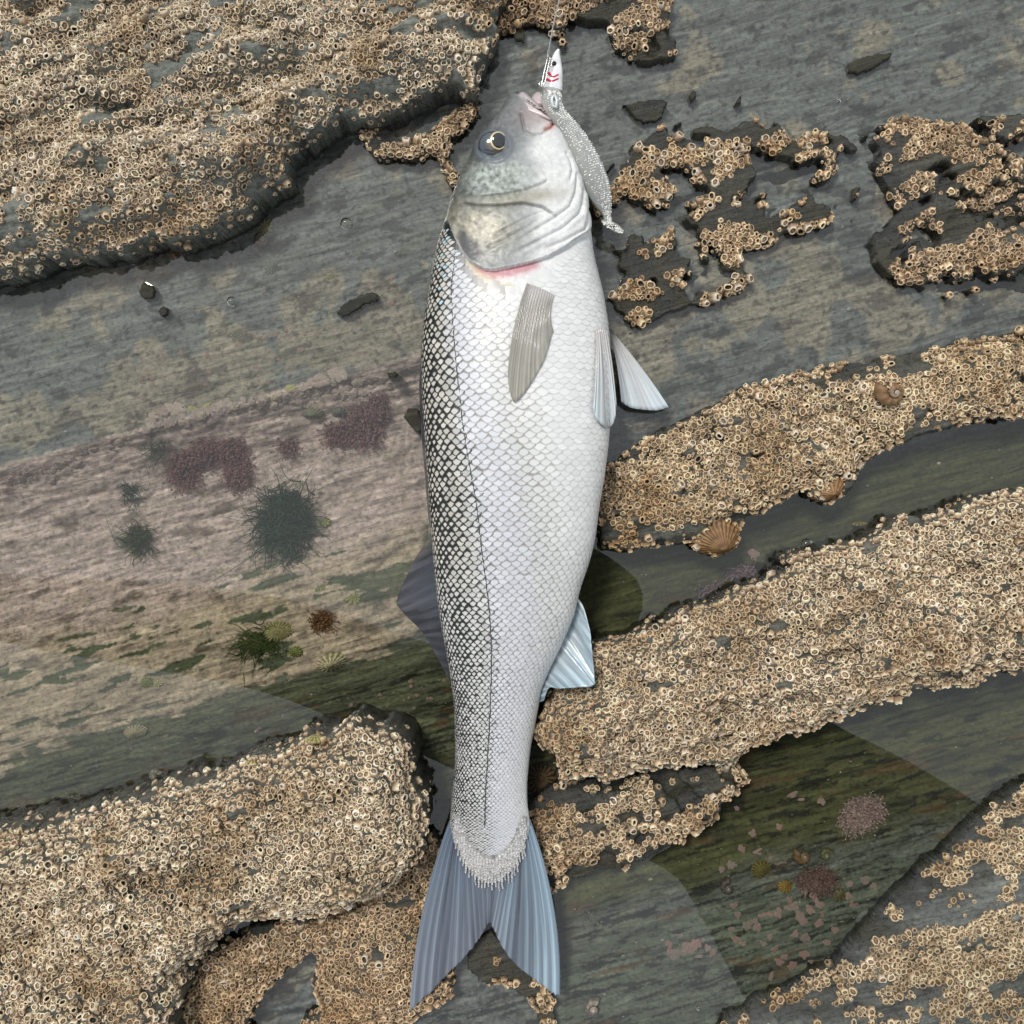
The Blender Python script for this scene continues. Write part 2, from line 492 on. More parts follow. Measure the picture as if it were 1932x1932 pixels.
rock(3, 'low pitted reef with small pools and barnacle clumps beside the lure tail', R7, 0.0085, 7, 0.42, (0, 0), 0.85, 0.40, pits=0.014, terr=0.3, bscale=1.1, tone=(.06, .06, .05), zmin=0.0025)
R7b = [(1168, 195), (1255, 182), (1262, 195), (1252, 222), (1215, 236), (1185, 215)]
rock(4, 'small bare dark rock poking from the water above the pitted reef', R7b, 0.005, 6, 0.5, bar=0.12, bare=0.5, terr=0.2)
R8 = [(1625, 235), (1690, 218), (1790, 225), (1950, 210), (2060, 260), (2060, 560), (1900, 540), (1780, 560), (1690, 530), (1655, 490), (1640, 455), (1665, 420), (1690, 395), (1665, 330), (1640, 290)]
rock(5, 'dark wet reef along the pool edge with a few brown barnacles', R8, 0.012, 9, 0.9, (0.01, 0), 0.6, 0.42, pits=0.012, terr=0.5, tone=(.06, .06, .05))
R4 = [(1130, 935), (1150, 868), (1200, 838), (1300, 778), (1400, 735), (1500, 702), (1590, 682), (1691, 664), (1830, 640), (2060, 600), (2060, 760), (1900, 790), (1760, 815), (1691, 838), (1630, 880), (1605, 935), (1560, 955), (1520, 930), (1470, 945), (1410, 985), (1395, 1030), (1350, 1055),
      (1300, 1030), (1250, 1030), (1190, 1035), (1130, 1035)]
rock(6, 'long slate ledge beside the fish belly, streaked with barnacles, big brown limpet on its edge', R4, 0.020, 9, 1.0, (0.006, 0.008), 1.0, 0.25, pits=0.004, terr=0.9, zmin=0.004)
R5 = [(1000, 1380), (1030, 1325), (1060, 1290), (1110, 1225), (1200, 1190), (1300, 1155), (1360, 1130), (1440, 1090), (1500, 1050), (1570, 1035), (1691, 985), (1850, 940), (2060, 900), (2060, 1230), (1850, 1290), (1691, 1320), (1640, 1345), (1560, 1378),
      (1470, 1400), (1400, 1430), (1300, 1450), (1210, 1470), (1120, 1475), (1065, 1480), (1040, 1430)]
rock(7, 'broad barnacle-crusted ledge beside the anal fin of the fish', R5, 0.036, 13, 1.2, (0.004, 0.01), 1.0, 0.15, terr=1.8, zmin=0.003)
R10 = [(1000, 1520), (1060, 1470), (1200, 1460), (1330, 1440), (1400, 1440), (1420, 1480), (1365, 1520), (1345, 1560), (1250, 1610), (1180, 1645), (1080, 1670), (1040, 1690), (1010, 1640)]
rock(8, 'low wet dark shelf below the barnacled ledge, next to the fish tail', R10, 0.010, 9, 1.0, (0, -0.02), 0.9, 0.3, pits=0.004, terr=0.6)
R6 = [(1320, 2060), (1370, 1920), (1480, 1875), (1560, 1835), (1600, 1800), (1650, 1740), (1691, 1690), (1800, 1600), (1900, 1500), (2060, 1440), (2060, 2090), (1320, 2090)]
rock(9, 'grey streaked slate slab with scattered barnacle clumps beyond the pink-spotted pool', R6, 0.013, 8, 0.9, (0.012, 0.008), 0.7, 0.5, terr=0.7, tone=(0.1, 0.106, 0.096))
R3 = [(300, 2090), (315, 1980), (330, 1880), (390, 1800), (470, 1745), (600, 1730), (700, 1690), (790, 1610), (815, 1560), (838, 1600), (830, 1680), (815, 1760), (800, 1850), (860, 1830), (850, 1880), (800, 1920), (720, 1960), (690, 2090)]
H3 = [(470, 1940), (495, 1890), (520, 1850), (560, 1815), (590, 1795), (592, 1850), (604, 1880), (605, 1905), (570, 1920), (555, 1990), (490, 2000)]
rock(10, 'low brown ledge under the overhanging boulder, with a small slate-floored pool', R3, 0.016, 11, 1.1, (0, -0.01), 1.0, 0.05, holes=(H3,), terr=0.7)
R2 = [(-140, 1600), (-20, 1580), (100, 1550), (240, 1512), (330, 1490), (420, 1465), (470, 1442), (560, 1408), (620, 1385), (690, 1374), (740, 1388), (766, 1420), (778, 1480), (800, 1510), (808, 1570), (790, 1618), (750, 1668), (700, 1708), (620, 1740),
      (560, 1756), (470, 1758), (438, 1772), (400, 1802), (345, 1850), (322, 1900), (312, 1990), (300, 2090), (-140, 2090)]
rock(11, 'tall boulder thick with pale barnacles beside the fish tail', R2, 0.062, 15, 1.1, (0, 0.0), 1.0, 0.07, terr=1.9, zl=0.05, zmin=0.004)
R12 = [(880, 1790), (905, 1768), (925, 1758), (965, 1790), (1000, 1830), (1040, 1870), (1050, 1925), (1060, 2000), (1030, 2010), (1020, 1940), (1000, 1890), (960, 1868), (910, 1855), (880, 1830)]
rock(12, 'small wet rock rib showing in the fork of the fish tail', R12, 0.006, 7, 0.8, bar=0.25, bare=0.35, terr=0.3, tone=(0.11, 0.105, 0.085))
SM = [([(630, 590), (640, 575), (665, 560), (695, 548), (714, 553), (712, 566), (690, 574), (668, 590), (645, 600)], 'two-lobed wet stone just breaking the slate pool surface'),
      ([(1600, 118), (1625, 106), (1660, 98), (1685, 96), (1682, 110), (1650, 128), (1620, 140), (1603, 132)], 'slim wet stone breaking the film of water on the upper slate'),
      ([(258, 550), (270, 530), (285, 535), (297, 548), (290, 566), (268, 566)], 'small knobbly wet stone beside the boulder with the orange-footed limpet'),
      ([(294, 585), (305, 570), (320, 580), (318, 596), (300, 598)], 'tiny wet stone, lower of the pair below the tall boulder'),
      ([(758, 785), (768, 768), (790, 766), (800, 800), (795, 822), (782, 815), (768, 800)], 'dark wet stone tucked against the back of the fish'),
      ([(970, 58), (985, 48), (993, 62), (988, 78), (972, 74)], 'round wet pebble beside the line above the lure'),
      ([(728, 702), (745, 698), (758, 706), (748, 714), (733, 712)], 'thin wet stone beside the fish, above the pool of weed'),
      ([(1296, 180), (1306, 168), (1321, 175), (1314, 185), (1302, 196)], 'sharp little wet stone above the pitted reef')]
for k, (pl, lb) in enumerate(SM):
    rock(13 + k, lb, pl, 0.0045, 6, 0.35, bar=0, zl=0.003, terr=0.1, name='stone', tone=(0.07, 0.07, 0.05))

# ------------------------------------------------------------------ water: one sheet, drawn up a little where it meets stone
dep = -HMAX
Zw_in = 0.00017 * np.exp(-np.clip(dep, 0, 1) / 0.0016)
Zw = np.zeros(DX.shape); Zw[iy0:iy0 + len(inner_y), ix0:ix0 + len(inner_x)] = Zw_in
Zs = Zw.copy()
Zs[1:-1, 1:-1] = (Zw[1:-1, 1:-1] * 2 + Zw[:-2, 1:-1] + Zw[2:, 1:-1] + Zw[1:-1, :-2] + Zw[1:-1, 2:]) / 6
wv = np.stack([(DX - 966) * S, (966 - DY) * S, Zs], -1).reshape(-1, 3)
obj('water', mesh_from('water', wv, Fb, True), M_water, kind='structure')

def hsample(dx, dy, arr=None):
    arr = HMAX if arr is None else arr
    fx = np.clip((np.asarray(dx) - inner_x[0]) / G, 0, len(inner_x) - 1.001); fy = np.clip((np.asarray(dy) - inner_y[0]) / G, 0, len(inner_y) - 1.001)
    i = fx.astype(int); j = fy.astype(int); u = fx - i; v = fy - j
    return (arr[j, i] * (1 - u) + arr[j, i + 1] * u) * (1 - v) + (arr[j + 1, i] * (1 - u) + arr[j + 1, i + 1] * u) * v

def hnormal(dx, dy, e=4.0):
    gx = (hsample(dx + e, dy) - hsample(dx - e, dy)) / (2 * e * S)
    gy = -(hsample(dx, dy + e) - hsample(dx, dy - e)) / (2 * e * S)
    n = np.stack([-gx, -gy, np.ones_like(gx)], -1)
    return n / np.linalg.norm(n, axis=-1, keepdims=True)

def seat(dx, dy, arr=None, it=4):
    """ground point on the sight line through layout point (dx, dy)"""
    gx, gy = float(dx), float(dy)
    for _ in range(it):
        z = float(hsample(np.array([gx]), np.array([gy]), arr)[0])
        k = (CD - z) / CD
        gx = 966 + (dx - 966) * k; gy = 966 + (dy - 966) * k
    return gx, gy, z

# ------------------------------------------------------------------ barnacles
NB = 12
def barnacle_template(seed, opened):
    r = np.random.default_rng(seed)
    th = np.arange(NB) / NB * 2 * math.pi
    rib = 1.06 + 0.09 * r.normal(0, 1, NB) + 0.07 * np.where(np.arange(NB) % 2 == 0, 1, -1)
    h = r.uniform(0.45, 1.0); el = r.uniform(1.1, 1.4); ro = r.uniform(0.56, 0.74)
    fi = r.uniform(0, 6.28); ca, sa = math.cos(fi), math.sin(fi)
    er = 1 / np.sqrt((np.cos(th - fi) / el) ** 2 + (np.sin(th - fi) * el ** 0.5) ** 2) * (1 + 0.05 * r.normal(0, 1, NB))
    ex, ey = np.cos(th) * er, np.sin(th) * er
    jag = r.uniform(-0.13, 0.13, NB)
    lean = r.uniform(-0.15, 0.15, 2)
    rings = [(np.cos(th) * rib, np.sin(th) * rib, np.full(NB, -0.35)),
             (np.cos(th) * rib * 0.9 + lean[0] * .4, np.sin(th) * rib * 0.9 + lean[1] * .4, np.full(NB, h * 0.4)),
             (ex * ro + lean[0], ey * ro + lean[1], h + jag),
             (ex * (ro - 0.13) + lean[0], ey * (ro - 0.13) + lean[1], h - 0.02 + jag * 0.8),
             (ex * (ro - 0.2) + lean[0] * 0.9, ey * (ro - 0.2) + lean[1] * .9, np.full(NB, h - (0.8 if opened else 0.26)))]
    V = np.concatenate([np.stack(q, -1) for q in rings])
    cz = h - (1.0 if opened else 0.17)
    lx, ly = ca * 0.2, sa * 0.2
    V = np.concatenate([V, [[lean[0] + lx, lean[1] + ly, cz], [lean[0] - lx, lean[1] - ly, cz]]])
    F = grid_faces(5, NB, True)
    b = 4 * NB; c0, c1 = 5 * NB, 5 * NB + 1
    T = []
    for j in range(NB):
        a, d = b + j, b + (j + 1) % NB
        mx = (V[a] + V[d]) / 2 - np.array([lean[0], lean[1], 0])
        T.append((a, d, c0 if mx[0] * ca + mx[1] * sa > 0 else c1))
    # bridge between the two centre points
    for j in range(NB):
        if T[j][2] != T[(j + 1) % NB][2]:
            T.append((b + (j + 1) % NB, T[(j + 1) % NB][2], T[j][2]))
    bt = r.uniform(0.8, 1.15)
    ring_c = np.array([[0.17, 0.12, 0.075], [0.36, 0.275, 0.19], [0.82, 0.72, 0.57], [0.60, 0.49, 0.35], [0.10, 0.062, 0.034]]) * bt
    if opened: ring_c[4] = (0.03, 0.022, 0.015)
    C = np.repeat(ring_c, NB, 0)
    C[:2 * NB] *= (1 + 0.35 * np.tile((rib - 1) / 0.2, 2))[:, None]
    cc = (0.02, 0.015, 0.01) if opened else (0.30, 0.225, 0.15)
    C = np.concatenate([C, [cc, cc]])
    return V, F, np.array(T), np.clip(C, 0.01, 0.9)
TPL = [barnacle_template(i, i % 6 == 5) for i in range(18)]
NV = len(TPL[0][0])

def place_barnacles():
    out = []            # gx, gy, r, rock idx
    cell = 16.0; grid = {}
    for rk in ROCKS:
        if rk['bar'] <= 0: continue
        P = rk['poly']; x0, y0 = np.maximum(P.min(0) - 6, -60); x1, y1 = np.minimum(P.max(0) + 6, 1992)
        area = (x1 - x0) * (y1 - y0)
        s_ = 700 + rk['idx'] * 7
        for rlo, rhi, dens in ((6.2, 8.6, 0.008), (4.6, 6.6, 0.034), (3.0, 4.6, 0.06), (1.8, 3.0, 0.05)):
            n = int(area * dens)
            X = rng.uniform(x0, x1, n); Y = rng.uniform(y0, y1, n); R = rng.uniform(rlo, rhi, n) * rk['bs']
            z = hsample(X, Y); own = OWNER[np.clip(((Y - inner_y[0]) / G).round().astype(int), 0, len(inner_y) - 1), np.clip(((X - inner_x[0]) / G).round().astype(int), 0, len(inner_x) - 1)]
            p_, q_ = pp(X, Y), qq(X, Y)
            dn = fbm(p_ / 62, q_ / 26, s_, 4) + 0.35 * fbm(X / 18, Y / 18, s_ + 3, 3) - 0.5 * np.clip(0.006 - z, -0.01, 0.006) / 0.006 * 0.35
            nz = hnormal(X, Y)[:, 2]
            ok = (own == rk['idx']) & (z > 0.0015) & (dn > rk['bare'] - 0.30) & (rng.random(n) < rk['bar'] ** 0.5 + 0.1) & (z > rk['zmin'])
            for x, y, r in zip(X[ok], Y[ok], R[ok]):
                cx, cy = int(x // cell), int(y // cell); bad = False
                for a in (-1, 0, 1):
                    for b in (-1, 0, 1):
                        for (u, v, w) in grid.get((cx + a, cy + b), ()):
                            if (u - x) ** 2 + (v - y) ** 2 < (0.66 * (r + w)) ** 2: bad = True; break
                        if bad: break
                    if bad: break
                if not bad:
                    grid.setdefault((cx, cy), []).append((x, y, r)); out.append((x, y, r, rk['idx']))
    return np.array(out)
BAR = place_barnacles()

def barnacle_frames(B):
    N = hnormal(B[:, 0], B[:, 1], 13.0)
    N = N + rng.normal(0, 0.11, N.shape); N /= np.linalg.norm(N, axis=1)[:, None]
    a = rng.uniform(0, 6.283, len(B))
    t0 = np.stack([np.cos(a), np.sin(a), np.zeros(len(B))], -1)
    X = t0 - (t0 * N).sum(1)[:, None] * N; X /= np.linalg.norm(X, axis=1)[:, None]
    Y = np.cross(N, X)
    z = hsample(B[:, 0], B[:, 1])
    O = np.stack([(B[:, 0] - 966) * S, (966 - B[:, 1]) * S, z], -1)
    return O, X, Y, N

# the 300 largest in view become things of their own
vx = 966 + (BAR[:, 0] - 966) * CD / (CD - hsample(BAR[:, 0], BAR[:, 1])); vy = 966 + (BAR[:, 1] - 966) * CD / (CD - hsample(BAR[:, 0], BAR[:, 1]))
infish = (vx > 790) & (vx < 1150) & (vy > 180) & (vy < 1900)
score = BAR[:, 2] * (0.9 + 0.2 * rng.random(len(BAR)))
score[(vx < 250) | (vx > 1680) | (vy < 8) | (vy > 1924) | infish] = 0
order = np.argsort(-score)
big = np.zeros(len(BAR), bool); big[order[:300]] = True
O, Xa, Ya, Na = barnacle_frames(BAR)
TINT = {0: (0.972, 0.944, 0.895), 1: (0.786, 0.714, 0.621), 2: (0.734, 0.657, 0.569), 3: (0.865, 0.771, 0.645), 4: (0.825, 0.743, 0.633), 5: (0.778, 0.696, 0.597), 6: (0.925, 0.848, 0.727), 7: (0.998, 0.942, 0.86), 8: (0.857, 0.791, 0.692), 9: (0.891, 0.837, 0.732), 10: (0.782, 0.694, 0.584), 11: (1.035, 0.991, 0.914), 12: (0.825, 0.743, 0.633)}
var = rng.integers(0, len(TPL), len(BAR)); hs = rng.uniform(0.75, 1.35, len(BAR)); tone = np.clip(rng.normal(1.0, 0.22, len(BAR)), 0.5, 1.6)
GR = {0: ('the tall boulder behind the fish head', 'barnacles on the boulder behind the head'), 1: ('the low ridge beside the fish eye', 'barnacles on the ridge beside the eye'),
      2: ('the dark rock under the fishing line', 'barnacles under the fishing line'), 3: ('the low pitted reef', 'barnacles on the pitted reef'), 4: ('the small dark rock', 'barnacles on the small rock'),
      5: ('the dark reef at the pool edge', 'barnacles on the dark reef'), 6: ('the long ledge beside the fish belly', 'barnacles on the ledge beside the belly'), 7: ('the broad ledge beside the anal fin', 'barnacles on the broad ledge'),
      8: ('the low wet shelf next to the tail', 'barnacles on the low wet shelf'), 9: ('the grey streaked slab', 'barnacles on the grey slab'), 10: ('the low brown ledge under the boulder', 'barnacles on the low brown ledge'),
      11: ('the tall boulder beside the fish tail', 'barnacles on the boulder beside the tail'), 12: ('the rock rib in the tail fork', 'barnacles in the tail fork')}
tpl_me = []
for k, (V, F, T, C) in enumerate(TPL):
    cf = C * rng.uniform(0.9, 1.25)
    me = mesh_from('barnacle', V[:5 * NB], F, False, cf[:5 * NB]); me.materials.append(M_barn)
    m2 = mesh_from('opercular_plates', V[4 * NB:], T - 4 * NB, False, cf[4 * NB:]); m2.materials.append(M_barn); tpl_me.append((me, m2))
for i in np.nonzero(big)[0]:
    r = BAR[i, 2] * S; ri = int(BAR[i, 3])
    o = bpy.data.objects.new('barnacle', tpl_me[var[i]][0]); col.objects.link(o)
    o2 = bpy.data.objects.new('opercular_plates', tpl_me[var[i]][1]); col.objects.link(o2); o2.parent = o
    M = Matrix(((Xa[i, 0] * r, Ya[i, 0] * r, Na[i, 0] * r * hs[i], O[i, 0]), (Xa[i, 1] * r, Ya[i, 1] * r, Na[i, 1] * r * hs[i], O[i, 1]),
                (Xa[i, 2] * r, Ya[i, 2] * r, Na[i, 2] * r * hs[i], O[i, 2]), (0, 0, 0, 1)))
    o.matrix_world = M
    o['label'] = 'large cream-rimmed barnacle on ' + GR[ri][0]; o['category'] = 'barnacle'; o['group'] = GR[ri][1]
for ri in sorted(set(BAR[:, 3].astype(int))):
    sel = np.nonzero((BAR[:, 3].astype(int) == ri) & ~big)[0]
    if not len(sel): continue
    TV = np.stack([TPL[v][0] for v in range(len(TPL))]) if False else None
    Vs, Fq, Ft, Cs = [], [], [], []; base = 0
    for v in range(len(TPL)):
        s = sel[var[sel] == v]
        if not len(s): continue
        tv, tf, tt, tc = TPL[v]; m = len(s); r = (BAR[s, 2] * S)[:, None, None]
        P = O[s][:, None] + r * (tv[None, :, 0:1] * Xa[s][:, None] + tv[None, :, 1:2] * Ya[s][:, None] + tv[None, :, 2:3] * hs[s][:, None, None] * Na[s][:, None])
        off = base + np.arange(m)[:, None, None] * len(tv)
        Vs.append(P.reshape(-1, 3)); Fq.append((tf[None] + off).reshape(-1, 4)); Ft.append((tt[None] + off).reshape(-1, 3))
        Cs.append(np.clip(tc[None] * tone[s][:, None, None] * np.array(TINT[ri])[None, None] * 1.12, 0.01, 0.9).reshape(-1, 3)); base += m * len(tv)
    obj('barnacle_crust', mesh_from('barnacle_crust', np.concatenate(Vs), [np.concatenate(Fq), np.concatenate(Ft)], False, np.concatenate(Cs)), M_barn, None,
        'dense crust of small barnacles on ' + GR[ri][0], 'barnacles', None, 'stuff')
print('barnacles', len(BAR))
# ------------------------------------------------------------------ the fish
DORS = np.array([(182, 966), (184, 961), (190, 955), (217, 941), (245, 919), (277, 899), (325, 874), (367, 857), (412, 842), (462, 827), (495, 819.5), (545, 811), (608, 802), (670, 797), (733, 798),
                 (808, 802), (883, 807), (958, 812), (1016, 816), (1116, 824.5), (1178, 834), (1253, 847), (1316, 856), (1366, 859), (1441, 859), (1474, 856), (1524, 851), (1560, 850), (1600, 862), (1640, 885), (1665, 905)])
VENT = np.array([(182, 967), (184, 975), (190, 988), (205, 1012), (222, 1036), (240, 1053), (262, 1068), (290, 1077), (320, 1088), (350, 1099), (400, 1111), (462, 1117), (495, 1122), (545, 1134), (608, 1145), (670, 1150), (733, 1151),
                 (808, 1149), (858, 1144), (908, 1137), (958, 1129), (1016, 1121), (1066, 1108), (1111, 1093), (1160, 1081), (1216, 1058), (1266, 1034), (1300, 1021), (1328, 1016), (1366, 1009), (1403, 1002), (1441, 997), (1474, 994), (1511, 994),
                 (1560, 999), (1600, 985), (1640, 962), (1665, 935)])
HALF = np.array([(182, 2), (185, 7), (192, 11), (208, 17), (240, 22), (300, 28), (380, 33), (462, 36), (608, 38), (808, 38), (958, 35), (1116, 29), (1253, 23), (1366, 17), (1474, 11.5), (1560, 5), (1610, 2.2), (1665, .7)])
LIFT = np.array([(182, 15), (240, 8), (380, 3), (600, 0), (1000, 0), (1250, 3), (1366, 8), (1474, 14), (1560, 20.5), (1610, 23), (1665, 25.5)])
def smooth_interp(y, tab):
    P = spline(tab, 900); P = P[np.argsort(P[:, 0])]
    return np.interp(y, P[:, 0], P[:, 1])
def fish_param(y):
    xl = smooth_interp(y, DORS); xr = smooth_interp(y, VENT)
    b = smooth_interp(y, HALF) * 1e-3; zc = b + smooth_interp(y, LIFT) * 1e-3 - 0.002
    return xl, xr, b, zc
def fish_pt(y, th):
    """th 0 = back edge, pi = belly edge, upper side in between"""
    xl, xr, b, zc = fish_param(y)
    xc, a = (xl + xr) / 2, (xr - xl) / 2
    s = np.sin(th); z = zc + b * np.sign(s) * np.abs(s) ** 0.88
    dx = xc - a * np.cos(th)
    k = (CD - zc) / CD
    return np.stack([(dx - 966) * S * k, (966 - y) * S * k, z], -1)

NY, NT_, NBT = 760, 230, 40
ys = np.concatenate([182 + (np.linspace(0, 1, 330) ** 1.15) * (560 - 182), np.linspace(560, 1665, NY - 329)[1:]])
tht = np.concatenate([np.linspace(0, math.pi, NT_), np.linspace(math.pi, 2 * math.pi, NBT + 2)[1:-1]])
YY, TT = np.meshgrid(ys, tht, indexing='ij')
FV = fish_pt(YY, TT)
e = 1e-3
def fish_nrm(y, th):
    a = fish_pt(y + 0.5, th) - fish_pt(y - 0.5, th); b = fish_pt(y, th + 0.01) - fish_pt(y, th - 0.01)
    n = np.cross(b, a); n /= np.linalg.norm(n, axis=-1, keepdims=True) + 1e-12
    return n
FN = fish_nrm(YY, TT)
if FN[NY // 2, NT_ // 2, 2] < 0: FN = -FN; NSIGN = -1
else: NSIGN = 1
fdx, fdy = toD(FV)
up = (np.sin(TT) > -0.05)
OPERC = [(846, 418), (852, 432), (858, 446), (864, 458), (874, 478), (887, 495), (914, 508), (932, 510), (962, 504), (1000, 495), (1034, 484), (1062, 468), (1082, 452), (1100, 440), (1122, 425)]
opx = np.array([p[0] for p in OPERC]); opy = np.array([p[1] for p in OPERC])
def operc_y(x): return np.interp(x, opx, opy, left=418, right=420)
disp = np.zeros(YY.shape)          # millimetres along the normal
hm = (YY < 620) & up
x_, y_ = fdx[hm], fdy[hm]
d = np.zeros(x_.shape)
# gill cover: a raised plate with a free rear edge
dd, sd_, _ = pl_dist(x_, y_, OPERC)
inside = y_ < operc_y(x_)
plate = np.where(inside, 2.4 * np.exp(-dd / 60), -1.6 * np.exp(-dd / 11))
fade = sm(838, 866, x_) * (1 - sm(1098, 1118, x_))
d += plate * fade
# front cover (preopercle) edge and its upper crease
PRE = [(872, 384), (905, 388), (937, 388), (987, 383), (1024, 390), (1047, 406)]
UPC = [(880, 374), (915, 371), (949, 367), (994, 357), (1024, 345), (1034, 339)]
for pl_, amp, w in ((PRE, 2.0, 5.0), (UPC, 1.3, 5.0)):
    q_, s2, tt_ = pl_dist(x_, y_, pl_)
    yy = np.interp(x_, [p[0] for p in pl_], [p[1] for p in pl_])
    ab = y_ < yy
    f_ = sm(0, 0.08, tt_) * (1 - sm(0.92, 1, tt_))
    d += np.where(ab, amp * 0.55 * np.exp(-q_ / 26), -amp * 0.6 * np.exp(-q_ / w)) * f_
    d -= amp * 0.7 * np.exp(-(q_ / 2.0) ** 2) * f_
# throat folds
FOLDS = [[(1086, 322), (1087, 345), (1085, 364), (1074, 390), (1047, 411), (1024, 425), (980, 452)],
         [(1100, 352), (1098, 380), (1092, 402), (1062, 430), (1012, 457), (970, 478)],
         [(1111, 388), (1108, 415), (1100, 434), (1062, 456), (1019, 474)],
         [(1066, 285), (1076, 300), (1080, 320), (1074, 345)], [(930, 446), (960, 430), (1000, 408), (1030, 398)], [(915, 470), (950, 455), (990, 432), (1020, 415)]]
for k, pl_ in enumerate(FOLDS):
    q_, s2, tt_ = pl_dist(x_, y_, pl_)
    f_ = sm(0, 0.12, tt_) * (1 - sm(0.85, 1, tt_)); amp = 1.5 if k < 4 else 0.6
    d -= amp * np.exp(-(q_ / 2.2) ** 2) * f_
    d += amp * 0.5 * np.exp(-((q_ - 7) / 5) ** 2) * f_
# eye socket
ec = (931, 276); er = np.hypot((x_ - ec[0]) / 28, (y_ - ec[1]) / 25)
d += -4.5 * np.exp(-(er / 0.72) ** 4) + 1.2 * np.exp(-((er - 1.18) / 0.2) ** 2)
# mouth cleft behind the upper jaw, nostril
q_, _, tt_ = pl_dist(x_, y_, [(983, 215), (990, 246), (1006, 254), (1022, 253), (1038, 241), (1048, 228)])
d -= 2.2 * np.exp(-(q_ / 3.0) ** 2)
q_, _, _ = pl_dist(x_, y_, [(944, 233), (938, 244)])
d -= 0.9 * np.exp(-(q_ / 2) ** 2)
d += 0.25 * fbm(x_ / 9, y_ / 9, 400, 4)
disp[hm] = d
# belly: soft dents
disp += np.where(up, 0.35 * fbm(fdx / 60, fdy / 60, 410, 4), 0)
FV2 = FV + FN * disp[..., None] * 1e-3

# pigment
def lerp(a, b, t): return a + (b - a) * t[..., None]
def fish_color(dx, dy, y, th):
    v = (1 - np.cos(np.clip(th, 0, math.pi))) / 2
    LLv = np.interp(y, [430, 495, 583, 683, 808, 945, 1041, 1116, 1191, 1253, 1341, 1441, 1560], [.11, .125, .145, .18, .21, .27, .31, .345, .39, .43, .44, .44, .44])
    r = v / LLv
    n = fbm(dx / 26, dy / 26, 420, 4); nf = fbm(dx / 6, dy / 6, 425, 4)
    ex = lambda *c: np.broadcast_to(np.array(c), dx.shape + (3,)).copy()
    c = lerp(ex(.03, .036, .042), ex(.30, .31, .31), sm(0.2, 1.05, r + 0.1 * n))
    c = lerp(c, ex(.52, .54, .55), sm(0.95, 1.5, r))
    c = lerp(c, ex(.74, .75, .745), sm(1.4, 3.0, r))
    # head
    h = 1 - sm(-8, 4, dy - operc_y(dx))
    hc = lerp(ex(.035, .04, .037), ex(.19, .21, .215), sm(0.04, 0.34, v + 0.08 * n + 0.05 * nf))
    hc = lerp(hc, ex(.76, .77, .76), sm(0.40, 0.74, v + 0.1 * n))
    sn = np.exp(-(((dx - 952) / 36) ** 2 + ((dy - 222) / 42) ** 2)); hc = lerp(hc, ex(.15, .16, .165) * (1 + .45 * nf[..., None]), np.clip(sn * 1.3, 0, .9))
    gold = np.exp(-(((dx - 905) / 60) ** 2 + ((dy - 432) / 42) ** 2))
    hc = lerp(hc, ex(.44, .41, .32) * (1 + 0.8 * nf[..., None]), np.clip(gold * 1.1, 0, .85))
    olive = np.exp(-(((dx - 985) / 75) ** 2 + ((dy - 373 + 0.12 * (dx - 985)) / 13) ** 2))
    hc = lerp(hc, ex(.33, .30, .23), np.clip(olive * 1.0, 0, .8))
    chk = np.exp(-(((dx - 940) / 62) ** 2 + ((dy - 338) / 34) ** 2))
    hc = lerp(hc, ex(.33, .37, .33) * (1 + 1.1 * nf[..., None]), np.clip(chk, 0, .8))
    sp = np.exp(-(((dx - 888) / 17) ** 2 + ((dy - 470) / 19) ** 2)) + 0.6 * np.exp(-(((dx - 872) / 10) ** 2 + ((dy - 446) / 22) ** 2))
    hc = lerp(hc, ex(.04, .045, .05), np.clip(sp * 1.5, 0, .92))
    er = np.hypot((dx - 931) / 30, (dy - 276) / 27)
    hc = lerp(hc, ex(.11, .13, .155), np.clip(np.exp(-((er - 0.95) / 0.30) ** 2), 0, .7))
    mo = np.exp(-(((dx - 1010) / 34) ** 2 + ((dy - 215) / 30) ** 2)); hc = lerp(hc, ex(.30, .24, .23), np.clip(mo * 0.9, 0, .8))
    q_, _, _ = pl_dist(dx, dy, [(1028, 243), (1040, 240), (1050, 230)]); hc = lerp(hc, ex(.5, .2, .15), np.clip(np.exp(-(q_ / 4) ** 2), 0, .8))
    q_, _, _ = pl_dist(dx, dy, PRE); hc = hc * (1 - 0.45 * np.exp(-(q_ / 2.6) ** 2))[..., None]
    c = lerp(c, hc, h)
    # gill slit behind the cover
    q_, _, tt_ = pl_dist(dx, dy, [(890, 500), (915, 516), (935, 519), (962, 513), (1000, 502), (1030, 491)])
    gs = np.exp(-(q_ / 10.5) ** 2) * sm(0, .1, tt_) * (1 - sm(.8, 1, tt_)) * (dy > operc_y(dx) - 1)
    c = lerp(c, ex(.52, .24, .27), np.clip(gs * 1.1, 0, .9))
    q_, _, _ = pl_dist(dx, dy, [(880, 497), (905, 522), (930, 535), (965, 545)])
    c = lerp(c, ex(.55, .47, .30), np.clip(np.exp(-(q_ / 9) ** 2) * (dy > operc_y(dx)), 0, .65))
    q_ = np.hypot((dx - 944) / 7, (dy - 548) / 9); c = lerp(c, ex(.6, .25, .2), np.clip(np.exp(-q_ ** 2), 0, .6))
    for (bx, by, br, am) in ((1113, 637, 4, .7), (1119, 690, 3, .4), (912, 1083, 6, .4), (968, 1160, 5, .35), (962, 1345, 9, .35), (1003, 1110, 4, .3)):
        q_ = np.hypot((dx - bx) / br, (dy - by) / (br * 1.6)); c = lerp(c, ex(.62, .30, .24), np.clip(np.exp(-q_ ** 2) * am, 0, 1))
    return np.clip(c, 0.012, 0.9)
f2x, f2y = toD(FV2)
